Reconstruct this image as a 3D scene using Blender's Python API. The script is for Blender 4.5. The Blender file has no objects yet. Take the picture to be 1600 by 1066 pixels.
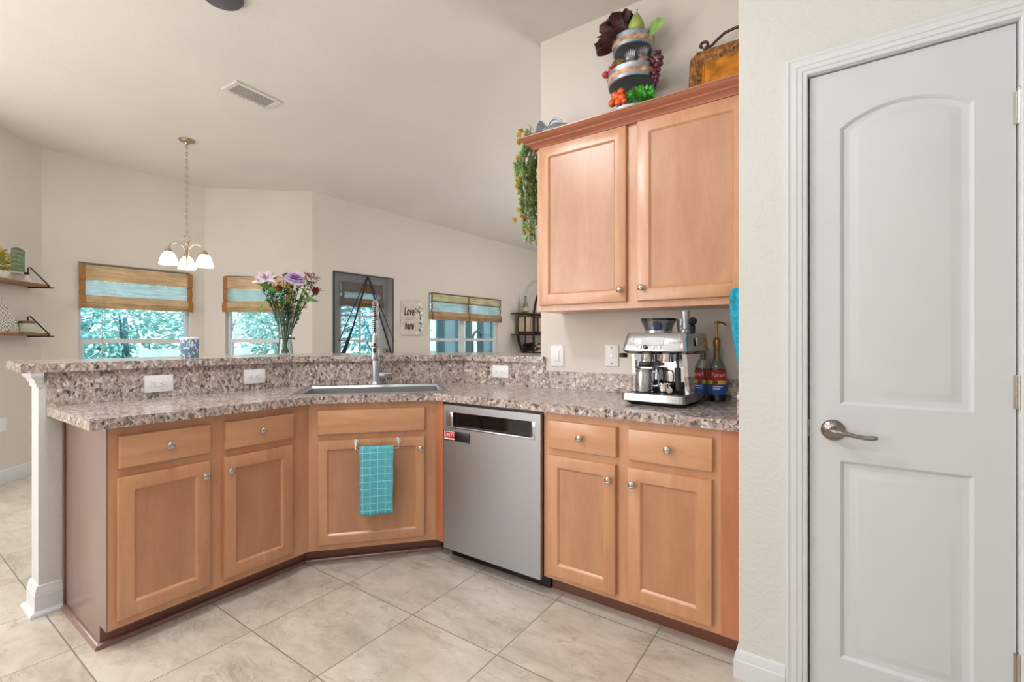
import bpy, bmesh, math, random
from mathutils import Vector, Matrix

random.seed(11)
PI = math.pi
R = math.radians
scene = bpy.context.scene
COL = scene.collection.objects

# ------------------------------------------------------------------ camera
cam_data = bpy.data.cameras.new('camera')
cam_data.sensor_width = 36.0
cam_data.lens = 733.0 / 1600.0 * 36.0
cam_data.shift_y = -2.2 / 1600.0
cam_data.clip_start = 0.02
cam = bpy.data.objects.new('camera', cam_data)
COL.link(cam)
cam.location = (0, 0, 1.172)
cam.rotation_euler = (R(90), 0, R(34.84))
scene.camera = cam

# ------------------------------------------------------------------ view
scene.view_settings.view_transform = 'Standard'
scene.view_settings.look = 'None'
scene.view_settings.gamma = 1.0
scene.view_settings.use_curve_mapping = False
scene.view_settings.exposure = 0.0


def lin(c):
    return tuple((v / 12.92 if v <= 0.04045 else ((v + 0.055) / 1.055) ** 2.4) for v in [x / 255.0 for x in c]) + (1.0,)


# ------------------------------------------------------------------ sky, sun, lights
world = bpy.data.worlds.new('sky')
scene.world = world
world.use_nodes = True
wn = world.node_tree.nodes
bg = wn['Background']
bg.inputs[0].default_value = lin((228, 242, 253))
bg.inputs[1].default_value = 2.8


def lamp(name, kind, loc, energy, color=(1, 1, 1), size=None, rot=(0, 0, 0), size_y=None, spread=None):
    d = bpy.data.lights.new(name, kind)
    d.energy = energy
    d.color = color
    if kind == 'AREA':
        d.size = size
        if size_y:
            d.shape = 'RECTANGLE'
            d.size_y = size_y
        if spread:
            d.spread = spread
    elif kind == 'POINT':
        d.shadow_soft_size = size
    elif kind == 'SUN':
        d.angle = size
    o = bpy.data.objects.new(name, d)
    o.location = loc
    o.rotation_euler = rot
    COL.link(o)
    return o


lamp('sun', 'SUN', (6, -4, 8), 5.0, (1, 0.98, 0.94), R(2), (R(30), 0, R(62)))
LC = (0.985, 0.985, 0.98)
LK = (0.955, 0.98, 1.0)
lamp('kitchen_lamp', 'AREA', (-1.75, 0.55, 2.90), 27, LK, 0.36)
lamp('pantry_lamp', 'AREA', (-0.35, -0.55, 2.90), 12.5, LK, 0.4)
lamp('entry_fill', 'AREA', (0.9, -1.9, 2.88), 6, (0.93, 0.97, 1.0), 1.6)  # unseen soft fill behind the camera, added for even light
lamp('dining_fill', 'AREA', (-4.3, -0.6, 2.84), 30, LC, 0.7)  # added fill out of view that brightens the nook
lamp('great_room_fill', 'AREA', (-1.6, 6.2, 2.86), 46, LC, 1.8)  # ambient fill added for the far room, not a fitting
lamp('bounce_fill_kitchen', 'AREA', (-0.4, -0.9, 1.6), 29, (0.95, 0.975, 1.0), 0.8, (R(180), 0, 0))  # added upward fill, bounced off the kitchen ceiling
lamp('bounce_fill_dining', 'AREA', (-3.5, -2.0, 0.7), 90, LC, 1.3, (R(180), 0, 0))  # upward fill added to lift the nook ceiling
lamp('bounce_fill_great_room', 'AREA', (-0.6, 6.0, 0.9), 125, LC, 1.2, (R(180), 0, 0))  # added upward fill for the far ceiling, hidden by the kitchen wall
lamp('hall_fill', 'AREA', (1.8, -3.05, 1.55), 7, (0.92, 0.965, 1.0), 2.4, (R(90), 0, R(0)), 1.9)  # cool fill added behind the camera, no window is there
lamp('family_room_fill', 'AREA', (-4.0, -2.95, 1.6), 52, (0.97, 0.985, 1.0), 2.2, (R(90), 0, R(-12)), 1.7)  # added fill towards the nook, the rear wall has no window


# ------------------------------------------------------------------ materials
def newmat(name):
    m = bpy.data.materials.new(name)
    m.use_nodes = True
    n = m.node_tree.nodes
    return m, n, m.node_tree.links, n['Principled BSDF']


def setp(b, color=None, rough=None, metal=None, coat=None, ior=None, spec=None, trans=None):
    if color is not None:
        b.inputs['Base Color'].default_value = lin(color) if max(color) > 1.01 else tuple(color) + (1,)
    if rough is not None:
        b.inputs['Roughness'].default_value = rough
    if metal is not None:
        b.inputs['Metallic'].default_value = metal
    if coat is not None:
        b.inputs['Coat Weight'].default_value = coat
    if spec is not None:
        b.inputs['Specular IOR Level'].default_value = spec
    if trans is not None:
        b.inputs['Transmission Weight'].default_value = trans


def coords(n, l, scale=(1, 1, 1), kind='Object', rot=(0, 0, 0), loc=(0, 0, 0)):
    tc = n.new('ShaderNodeTexCoord')
    mp = n.new('ShaderNodeMapping')
    mp.inputs['Scale'].default_value = scale
    mp.inputs['Rotation'].default_value = rot
    mp.inputs['Location'].default_value = loc
    l.new(tc.outputs[kind], mp.inputs['Vector'])
    return mp.outputs['Vector']


def noise(n, l, vec, scale, detail=3, rough=0.55, dist=0.0):
    t = n.new('ShaderNodeTexNoise')
    t.inputs['Scale'].default_value = scale
    t.inputs['Detail'].default_value = detail
    t.inputs['Roughness'].default_value = rough
    t.inputs['Distortion'].default_value = dist
    l.new(vec, t.inputs['Vector'])
    return t.outputs['Fac']


def ramp(n, l, fac, stops, interp='LINEAR'):
    r = n.new('ShaderNodeValToRGB')
    r.color_ramp.interpolation = interp
    els = r.color_ramp.elements
    while len(els) < len(stops):
        els.new(0.5)
    for e, (p, c) in zip(els, stops):
        e.position = p
        e.color = lin(c)
    l.new(fac, r.inputs['Fac'])
    return r.outputs['Color']


def bump(n, l, b, h, strength=0.2, dist=0.002):
    bp = n.new('ShaderNodeBump')
    bp.inputs['Strength'].default_value = strength
    bp.inputs['Distance'].default_value = dist
    l.new(h, bp.inputs['Height'])
    l.new(bp.outputs['Normal'], b.inputs['Normal'])


def mixc(n, l, fac, a, b2, mode='MIX'):
    m = n.new('ShaderNodeMix')
    m.data_type = 'RGBA'
    m.blend_type = mode
    for sock, v in ((m.inputs[0], fac), (m.inputs[6], a), (m.inputs[7], b2)):
        if isinstance(v, (int, float)):
            sock.default_value = v
        elif isinstance(v, tuple):
            sock.default_value = lin(v)
        else:
            l.new(v, sock)
    return m.outputs[2]


def math_n(n, l, op, a, b2=None):
    m = n.new('ShaderNodeMath')
    m.operation = op
    for i, v in enumerate((a, b2)):
        if v is None:
            continue
        if isinstance(v, (int, float)):
            m.inputs[i].default_value = v
        else:
            l.new(v, m.inputs[i])
    return m.outputs[0]


def plain(name, color, rough=0.5, metal=0.0, coat=None, var=0.04, vscale=8, bmp=None, spec=None):
    m, n, l, b = newmat(name)
    setp(b, None, rough, metal, coat, spec=spec)
    v = coords(n, l)
    f = noise(n, l, v, vscale, 3)
    lo = tuple(max(0, c * (1 - var)) for c in color)
    hi = tuple(min(255, c * (1 + var)) for c in color)
    l.new(ramp(n, l, f, [(0.3, lo), (0.7, hi)]), b.inputs['Base Color'])
    if bmp:
        bump(n, l, b, noise(n, l, v, bmp[0], 4), bmp[1], bmp[2])
    return m


def wood(name, dark, mid, light, scale, rough=0.36, coat=0.6):
    m, n, l, b = newmat(name)
    setp(b, None, rough, 0, coat, spec=0.85)
    b.inputs['Coat Roughness'].default_value = 0.33
    v = coords(n, l, scale)
    f = noise(n, l, v, 3.0, 5, 0.6, 0.6)
    v2 = coords(n, l, tuple(s * 6 for s in scale))
    f2 = noise(n, l, v2, 6.0, 2, 0.5)
    v3 = coords(n, l)
    f3 = noise(n, l, v3, 3.2, 2, 0.5, 0.3)
    s = math_n(n, l, 'ADD', math_n(n, l, 'MULTIPLY', f, 0.6), math_n(n, l, 'MULTIPLY', f2, 0.16))
    s = math_n(n, l, 'ADD', s, math_n(n, l, 'MULTIPLY', f3, 0.24))
    l.new(ramp(n, l, s, [(0.34, dark), (0.5, mid), (0.66, light)]), b.inputs['Base Color'])
    return m


M = {}
M['wood_v'] = wood('maple_upright', (186, 128, 88), (198, 141, 100), (207, 155, 114), (5, 5, 0.7))
M['wood_h'] = wood('maple_level', (190, 133, 92), (202, 147, 105), (211, 160, 119), (0.8, 5, 6))
M['wood_panel'] = wood('maple_panel', (172, 115, 78), (184, 128, 89), (194, 140, 101), (4, 4, 0.8))
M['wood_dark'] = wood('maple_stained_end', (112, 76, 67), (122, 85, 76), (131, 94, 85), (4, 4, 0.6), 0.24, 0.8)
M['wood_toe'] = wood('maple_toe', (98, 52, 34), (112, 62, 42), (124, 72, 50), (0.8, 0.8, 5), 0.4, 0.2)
M['wood_crown'] = wood('maple_crown', (158, 92, 66), (172, 104, 76), (184, 118, 88), (0.7, 5, 5), 0.32, 0.3)
M['wood_filler'] = wood('maple_filler', (172, 102, 64), (186, 114, 75), (196, 126, 88), (4, 4, 0.7))
M['shelf_wood'] = wood('shelf_wood', (120, 78, 52), (146, 98, 68), (166, 116, 84), (5, 1, 5), 0.55, 0)


def granite(name):
    m, n, l, b = newmat(name)
    setp(b, None, 0.2, 0, 0.15)
    v = coords(n, l)
    w = n.new('ShaderNodeTexNoise')
    w.inputs['Scale'].default_value = 34
    w.inputs['Detail'].default_value = 2
    l.new(v, w.inputs['Vector'])
    add = n.new('ShaderNodeMixRGB')
    add.blend_type = 'ADD'
    add.inputs[0].default_value = 0.03
    l.new(v, add.inputs[1])
    l.new(w.outputs['Color'], add.inputs[2])
    mp = n.new('ShaderNodeMapping')
    mp.inputs['Rotation'].default_value = (R(30), R(25), R(40))
    mp.inputs['Scale'].default_value = (1, 1.7, 1)
    l.new(add.outputs[0], mp.inputs['Vector'])

    def cells(scale, chan, stops):
        vo = n.new('ShaderNodeTexVoronoi')
        vo.inputs['Scale'].default_value = scale
        l.new(mp.outputs['Vector'], vo.inputs['Vector'])
        sp = n.new('ShaderNodeSeparateColor')
        l.new(vo.outputs['Color'], sp.inputs[0])
        return ramp(n, l, sp.outputs[chan], stops, 'CONSTANT'), sp
    c1, _ = cells(64, 0, [(0.0, (62, 55, 56)), (0.13, (118, 100, 94)), (0.22, (166, 146, 136)), (0.44, (188, 170, 161)), (0.68, (184, 176, 176)), (0.82, (214, 202, 194)), (0.94, (240, 236, 233))])
    c2, _ = cells(120, 1, [(0.0, (54, 48, 48)), (0.12, (130, 112, 104)), (0.35, (178, 160, 150)), (0.7, (194, 182, 176)), (0.9, (230, 222, 216))])
    c = mixc(n, l, 0.42, c1, c2)
    l.new(c, b.inputs['Base Color'])
    return m


M['granite'] = granite('granite_laminate')


def wallmat(name, color, bs=90, bstr=0.25):
    m, n, l, b = newmat(name)
    setp(b, None, 0.75)
    v = coords(n, l)
    f = noise(n, l, v, 1.6, 3)
    lo = tuple(c * 0.985 for c in color)
    hi = tuple(min(255, c * 1.012) for c in color)
    l.new(ramp(n, l, f, [(0.3, lo), (0.7, hi)]), b.inputs['Base Color'])
    bump(n, l, b, noise(n, l, v, bs, 3), bstr, 0.003)
    return m


M['wall'] = wallmat('wall_paint', (222, 215, 207))
M['wall_pale'] = wallmat('wall_paint_pale', (212, 212, 209), 62, 0.9)
M['ceiling'] = wallmat('ceiling_paint', (222, 217, 211), 50, 0.3)
M['white_trim'] = plain('white_trim', (216, 218, 221), 0.38, var=0.008)
M['white_door'] = plain('white_door', (207, 209, 212), 0.42, var=0.008, bmp=(160, 0.05, 0.001))
M['white_plastic'] = plain('white_plastic', (238, 238, 240), 0.35, var=0.01)
M['slot'] = plain('outlet_slot', (90, 88, 86), 0.5)


def tile_mat():
    m, n, l, b = newmat('floor_tile')
    setp(b, None, 0.33)
    P = 0.446
    v = coords(n, l, (1, 1, 1), 'Object', (0, 0, 0), (1.934 + P * 20, -0.951 + P * 20, 0))
    br = n.new('ShaderNodeTexBrick')
    br.offset = 0.0
    br.squash = 1.0
    br.inputs['Scale'].default_value = 1.0
    br.inputs['Brick Width'].default_value = P
    br.inputs['Row Height'].default_value = P
    br.inputs['Mortar Size'].default_value = 0.0024
    br.inputs['Mortar Smooth'].default_value = 0.1
    br.inputs['Color1'].default_value = (0, 0, 0, 1)
    br.inputs['Color2'].default_value = (1, 1, 1, 1)
    br.inputs['Mortar'].default_value = (0.5, 0.5, 0.5, 1)
    l.new(v, br.inputs['Vector'])
    off = n.new('ShaderNodeVectorMath')
    off.operation = 'SCALE'
    l.new(br.outputs['Color'], off.inputs[0])
    off.inputs['Scale'].default_value = 9.0
    ad = n.new('ShaderNodeVectorMath')
    ad.operation = 'ADD'
    l.new(v, ad.inputs[0])
    l.new(off.outputs[0], ad.inputs[1])
    mp = n.new('ShaderNodeMapping')
    mp.inputs['Scale'].default_value = (1.0, 2.1, 1)
    mp.inputs['Rotation'].default_value = (0, 0, R(35))
    l.new(ad.outputs[0], mp.inputs['Vector'])
    f = noise(n, l, mp.outputs['Vector'], 3.4, 10, 0.72, 0.5)
    c = ramp(n, l, f, [(0.28, (164, 152, 140)), (0.42, (190, 180, 168)), (0.56, (205, 196, 185)), (0.75, (218, 210, 200))])
    f2 = noise(n, l, mp.outputs['Vector'], 3.0, 9, 0.68, 0.8)
    ve = ramp(n, l, f2, [(0.47, (255, 255, 255)), (0.492, (176, 162, 150)), (0.50, (204, 194, 184)), (0.515, (255, 255, 255))])
    f4 = noise(n, l, mp.outputs['Vector'], 5.0, 3)
    c = mixc(n, l, math_n(n, l, 'MULTIPLY', ramp(n, l, f4, [(0.4, (0, 0, 0)), (0.62, (255, 255, 255))]), 0.5), c, ve, 'MULTIPLY')
    c = mixc(n, l, br.outputs['Fac'], c, (134, 124, 114))
    l.new(c, b.inputs['Base Color'])
    inv = math_n(n, l, 'SUBTRACT', 1.0, br.outputs['Fac'])
    bump(n, l, b, inv, 0.4, 0.002)
    return m


M['tile'] = tile_mat()


def steel(name, color=(176, 178, 182), rough=0.28, scale=(1, 1, 300), streak=0.06):
    m, n, l, b = newmat(name)
    setp(b, None, rough, 1.0)
    v = coords(n, l, scale)
    f = noise(n, l, v, 1.5, 2)
    lo = tuple(c * (1 - streak) for c in color)
    hi = tuple(min(255, c * (1 + streak)) for c in color)
    l.new(ramp(n, l, f, [(0.3, lo), (0.7, hi)]), b.inputs['Base Color'])
    return m


M['steel'] = steel('brushed_steel', (178, 181, 186), 0.38, (220, 220, 1), 0.015)
M['steel_bright'] = steel('bright_steel', (186, 188, 192), 0.2, (1, 1, 120), 0.03)
M['chrome'] = steel('chrome', (225, 226, 230), 0.06, (1, 1, 1), 0.01)
M['nickel'] = steel('satin_nickel', (190, 186, 180), 0.24, (40, 40, 40), 0.03)
M['nickel_dark'] = steel('dark_nickel', (150, 146, 142), 0.24, (40, 40, 40), 0.03)
M['brass'] = steel('aged_brass', (186, 168, 142), 0.3, (20, 20, 20), 0.05)
M['gold'] = steel('gold_pump', (170, 134, 74), 0.3, (20, 20, 20), 0.05)
M['galv'] = steel('galvanised_metal', (168, 182, 194), 0.42, (14, 14, 14), 0.14)
M['galv_band'] = plain('weathered_band', (196, 148, 118), 0.6, 0.2, var=0.35, vscale=30)
M['galv_shade'] = plain('galvanised_shaded_underside', (92, 96, 102), 0.5, 0.5, var=0.12, vscale=14)  # darker copy of the tray metal, underside shade put into the colour
M['black'] = plain('black_plastic', (18, 18, 20), 0.3)
M['black_gloss'] = plain('black_glass', (10, 11, 14), 0.06)
M['black_metal'] = plain('black_metal', (42, 36, 34), 0.45, 0.6)
M['rubber'] = plain('dark_rubber', (34, 36, 38), 0.55)
M['lcd'] = plain('grey_lcd', (168, 172, 170), 0.25)
M['red_label'] = plain('red_label', (190, 30, 36), 0.4)
M['blue_label'] = plain('blue_label', (38, 92, 176), 0.4)
M['yellow_label'] = plain('yellow_label', (238, 196, 62), 0.4)
M['white_ink'] = plain('white_ink', (245, 242, 240), 0.5)
M['dark_ink'] = plain('dark_ink', (46, 40, 38), 0.6)
M['grey_ink'] = plain('grey_ink', (178, 172, 166), 0.6)
M['gold_ink'] = plain('gold_ink', (150, 128, 104), 0.4)
M['board_white'] = plain('sign_board', (214, 205, 196), 0.7, var=0.05, vscale=14)
M['syrup'] = plain('dark_syrup', (26, 12, 10), 0.1)
M['bottle_green'] = plain('green_bottle_glass', (118, 128, 112), 0.15)
M['grey_disc'] = plain('grey_disc', (84, 84, 86), 0.5)
M['vent'] = plain('vent_paint', (214, 210, 204), 0.45)
M['vent_dark'] = plain('vent_inside', (176, 172, 166), 0.7)
M['dark_gap'] = plain('dark_gap', (60, 56, 54), 0.9)


def glassy(name, tint=(255, 255, 255), refl=0.10, tint_mix=0.0, rough=0.02):
    """thin clear pane: transparent with a fresnel-weighted gloss"""
    m, n, l, b = newmat(name)
    out = n['Material Output']
    tr = n.new('ShaderNodeBsdfTransparent')
    tr.inputs[0].default_value = lin(tint)
    gl = n.new('ShaderNodeBsdfGlossy')
    gl.inputs['Roughness'].default_value = rough
    lw = n.new('ShaderNodeLayerWeight')
    lw.inputs['Blend'].default_value = 0.35
    f = math_n(n, l, 'MULTIPLY', lw.outputs['Fresnel'], 1.0)
    f = math_n(n, l, 'ADD', math_n(n, l, 'MULTIPLY', f, 0.5), refl)
    mx = n.new('ShaderNodeMixShader')
    l.new(f, mx.inputs[0])
    l.new(tr.outputs[0], mx.inputs[1])
    l.new(gl.outputs[0], mx.inputs[2])
    l.new(mx.outputs[0], out.inputs['Surface'])
    n.remove(b)
    return m


M['pane'] = glassy('window_pane', (236, 248, 252), 0.02)
M['clear'] = glassy('clear_glass', (240, 246, 246), 0.04)
M['hopper'] = glassy('smoked_hopper', (196, 202, 208), 0.10)


def weave(name, color, alpha, trans_w, slat=260):
    """woven bamboo: slats with gaps that let light through"""
    m, n, l, b = newmat(name)
    out = n['Material Output']
    v = coords(n, l, (1, 1, 1))
    vs = coords(n, l, (3, 3, slat))
    f = noise(n, l, vs, 1.0, 2)
    lo = tuple(c * 0.72 for c in color)
    hi = tuple(min(255, c * 1.14) for c in color)
    f2 = noise(n, l, v, 5, 3)
    c = mixc(n, l, 0.35, ramp(n, l, f, [(0.35, lo), (0.65, hi)]), ramp(n, l, f2, [(0.35, lo), (0.65, hi)]))
    l.new(c, b.inputs['Base Color'])
    setp(b, None, 0.7)
    tl = n.new('ShaderNodeBsdfTranslucent')
    l.new(c, tl.inputs[0])
    m1 = n.new('ShaderNodeMixShader')
    m1.inputs[0].default_value = trans_w
    l.new(b.outputs[0], m1.inputs[1])
    l.new(tl.outputs[0], m1.inputs[2])
    tr = n.new('ShaderNodeBsdfTransparent')
    m2 = n.new('ShaderNodeMixShader')
    fa = ramp(n, l, f, [(0.42, (255, 255, 255)), (0.58, (0, 0, 0))])
    fm = math_n(n, l, 'MULTIPLY', fa, alpha)
    l.new(fm, m2.inputs[0])
    l.new(m1.outputs[0], m2.inputs[1])
    l.new(tr.outputs[0], m2.inputs[2])
    l.new(m2.outputs[0], out.inputs['Surface'])
    return m


M['bamboo'] = weave('bamboo_weave', (226, 194, 152), 0.08, 0.2)
M['bamboo_thin'] = weave('bamboo_single_layer', (253, 248, 242), 0.18, 0.8)  # weave whitened, sky light coming through is put into the colour
M['bamboo_pale'] = weave('pale_bamboo_layer', (252, 228, 190), 0.12, 0.5)
M['bamboo_tan'] = weave('tan_bamboo_fold', (188, 152, 118), 0.03, 0.05)
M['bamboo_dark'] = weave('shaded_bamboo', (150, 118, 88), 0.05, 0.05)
M['binding'] = plain('blind_binding', (160, 112, 66), 0.8, var=0.12, vscale=60)
M['binding_dark'] = plain('dark_blind_binding', (118, 92, 66), 0.8, var=0.12, vscale=60)


def meshcloth():
    m, n, l, b = newmat('black_insect_mesh')
    out = n['Material Output']
    setp(b, (104, 107, 112), 0.8)
    tr = n.new('ShaderNodeBsdfTransparent')
    v = coords(n, l)
    f = noise(n, l, v, 6, 2)
    mx = n.new('ShaderNodeMixShader')
    l.new(math_n(n, l, 'ADD', math_n(n, l, 'MULTIPLY', f, 0.1), 0.43), mx.inputs[0])
    l.new(b.outputs[0], mx.inputs[1])
    l.new(tr.outputs[0], mx.inputs[2])
    l.new(mx.outputs[0], out.inputs['Surface'])
    return m


M['mesh'] = meshcloth()
M['dark_band'] = plain('navy_black_band', (26, 32, 42), 0.7)


def towel_mat(name, base, line, pitch, wid, rot=(R(90), 0, 0)):
    m, n, l, b = newmat(name)
    setp(b, None, 0.95)
    v = coords(n, l, (1, 1, 1), 'Object', rot, (5 * pitch - 0.012, 20 * pitch, 0))
    br = n.new('ShaderNodeTexBrick')
    br.offset = 0
    br.inputs['Scale'].default_value = 1
    br.inputs['Brick Width'].default_value = pitch
    br.inputs['Row Height'].default_value = pitch
    br.inputs['Mortar Size'].default_value = wid
    br.inputs['Mortar Smooth'].default_value = 0.3
    l.new(v, br.inputs['Vector'])
    vo = coords(n, l)
    f = noise(n, l, vo, 160, 3)
    c0 = ramp(n, l, f, [(0.3, tuple(x * 0.86 for x in base)), (0.7, tuple(min(255, x * 1.1) for x in base))])
    c = mixc(n, l, br.outputs['Fac'], c0, line)
    l.new(c, b.inputs['Base Color'])
    bump(n, l, b, f, 0.8, 0.004)
    return m


M['towel'] = towel_mat('teal_check_towel', (92, 186, 202), (158, 220, 228), 0.037, 0.0022)
M['towel_plain'] = plain('turquoise_towel', (44, 158, 190), 0.95, var=0.14, vscale=60, bmp=(180, 0.8, 0.004))


def leafmat(name, color, var=0.25, tw=0.35, rough=0.5):
    m, n, l, b = newmat(name)
    out = n['Material Output']
    setp(b, None, rough)
    v = coords(n, l)
    f = noise(n, l, v, 22, 2)
    c = ramp(n, l, f, [(0.3, tuple(x * (1 - var) for x in color)), (0.7, tuple(min(255, x * (1 + var)) for x in color))])
    l.new(c, b.inputs['Base Color'])
    tl = n.new('ShaderNodeBsdfTranslucent')
    l.new(c, tl.inputs[0])
    mx = n.new('ShaderNodeMixShader')
    mx.inputs[0].default_value = tw
    l.new(b.outputs[0], mx.inputs[1])
    l.new(tl.outputs[0], mx.inputs[2])
    l.new(mx.outputs[0], out.inputs['Surface'])
    return m


M['leaf'] = leafmat('green_leaf', (84, 136, 58))
M['leaf_deep'] = leafmat('deep_green_leaf', (72, 112, 58))
M['leaf_pale'] = leafmat('sage_leaf', (206, 220, 178), 0.2, 0.5)
M['leaf_faux'] = leafmat('faux_green_leaf', (150, 190, 112), 0.25, 0.5)
M['leaf_yellow'] = leafmat('yellow_green_leaf', (178, 170, 78))
M['leaf_out'] = leafmat('garden_leaf', (150, 204, 188), 0.35)
M['leaf_out2'] = leafmat('garden_leaf_blue', (126, 184, 208), 0.35)
M['leaf_out3'] = leafmat('garden_leaf_light', (210, 236, 212), 0.25)
M['yellow_bloom'] = leafmat('yellow_bloom', (240, 200, 84), 0.15, 0.4)
M['lilac'] = leafmat('lilac_petal', (226, 204, 236), 0.08)
M['lily'] = leafmat('pale_lily_petal', (240, 224, 236), 0.08)
M['lily_centre'] = leafmat('pink_lily_centre', (206, 160, 196), 0.15)
M['rose'] = leafmat('dark_red_petal', (132, 30, 40), 0.25, 0.15)
M['dried'] = leafmat('dried_red_bloom', (128, 70, 62), 0.3, 0.2)
M['stem'] = plain('green_stem', (86, 104, 66), 0.6, var=0.2, vscale=30)
M['tomato'] = plain('tomato_skin', (228, 100, 44), 0.2, var=0.06)
M['berry'] = plain('strawberry_skin', (186, 56, 62), 0.35, var=0.2, vscale=60)
M['grape'] = plain('grape_skin', (98, 40, 58), 0.2, var=0.25, vscale=20)
M['pear'] = plain('pear_skin', (164, 182, 92), 0.3, var=0.1)
M['lettuce_red'] = leafmat('red_lettuce_leaf', (66, 32, 30), 0.35, 0.1)
M['lettuce_green'] = leafmat('green_lettuce_leaf', (110, 196, 92), 0.3)
M['wrapper'] = glassy('clear_wrapper', (225, 230, 234), 0.10, rough=0.25)
M['candy'] = plain('wrapped_sweet', (214, 148, 128), 0.4, var=0.2, vscale=30)
M['art_gold'] = plain('orange_gold_panel', (186, 118, 30), 0.35, var=0.28, vscale=14)
M['art_frame'] = plain('carved_bronze', (132, 88, 46), 0.42, 0.3, var=0.5, vscale=60, bmp=(45, 1.0, 0.01))
M['scroll'] = plain('bronze_scroll', (92, 66, 52), 0.35, 0.6)
M['ceramic'] = plain('white_ceramic', (226, 220, 212), 0.35)
M['chalk_green'] = plain('green_sign', (120, 146, 112), 0.7, var=0.12, vscale=24)
M['jar'] = plain('sage_jar', (196, 200, 176), 0.3, var=0.06)
M['lid'] = plain('jar_lid', (120, 100, 84), 0.45, 0.5)
M['pale_wood'] = plain('pale_wood_block', (206, 176, 144), 0.6)
M['cable_box'] = plain('black_box', (30, 26, 24), 0.5)
M['cream_box'] = plain('cream_panel', (206, 186, 158), 0.6)
M['twine'] = plain('grey_green_twine', (74, 80, 74), 0.8)
M['wicker'] = plain('dark_basket', (70, 48, 36), 0.8, var=0.3, vscale=60)
M['out_wall'] = plain('blue_grey_render', (150, 184, 196), 0.8, var=0.04, vscale=3)
M['out_post'] = plain('dark_teal_frame', (52, 104, 118), 0.6)
M['out_white'] = plain('white_siding', (232, 240, 242), 0.6)
M['lawn'] = plain('lawn', (110, 150, 96), 0.9, var=0.25, vscale=5)
M['trunk'] = plain('blue_grey_bark', (86, 118, 134), 0.9, var=0.2, vscale=12)


def patterned(name, base, ink, scale, thr):
    m, n, l, b = newmat(name)
    setp(b, None, 0.4)
    v = coords(n, l)
    vo = n.new('ShaderNodeTexVoronoi')
    vo.inputs['Scale'].default_value = scale
    l.new(v, vo.inputs['Vector'])
    f = noise(n, l, v, scale * 0.7, 2, 0.5, 1.5)
    s = math_n(n, l, 'ADD', math_n(n, l, 'MULTIPLY', vo.outputs['Distance'], 0.6), math_n(n, l, 'MULTIPLY', f, 0.5))
    l.new(ramp(n, l, s, [(thr - 0.03, ink), (thr + 0.03, base)]), b.inputs['Base Color'])
    return m


M['blue_floral'] = patterned('blue_floral', (104, 142, 172), (228, 234, 238), 74, 0.50)


def tilepattern():
    m, n, l, b = newmat('black_white_tile_print')
    setp(b, None, 0.4)
    v = coords(n, l, (1, 1, 1))
    w = n.new('ShaderNodeTexVoronoi')
    w.feature = 'F1'
    w.distance = 'MANHATTAN'
    w.inputs['Scale'].default_value = 26
    w.inputs['Randomness'].default_value = 0.25
    l.new(v, w.inputs['Vector'])
    f = math_n(n, l, 'MULTIPLY', w.outputs['Distance'], 3.4)
    f = math_n(n, l, 'PINGPONG', f, 1.0)
    c = ramp(n, l, f, [(0.0, (60, 66, 76)), (0.25, (96, 104, 116)), (0.34, (232, 226, 220)), (1.0, (236, 230, 224))])
    l.new(c, b.inputs['Base Color'])
    return m


M['tile_print'] = tilepattern()


def emit(name, color, strength):
    m, n, l, b = newmat(name)
    setp(b, (240, 236, 228), 0.3)
    b.inputs['Emission Color'].default_value = lin(color)
    b.inputs['Emission Strength'].default_value = strength
    return m


M['lamp_glass'] = emit('lit_frosted_glass', (255, 244, 226), 7.0)


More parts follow.
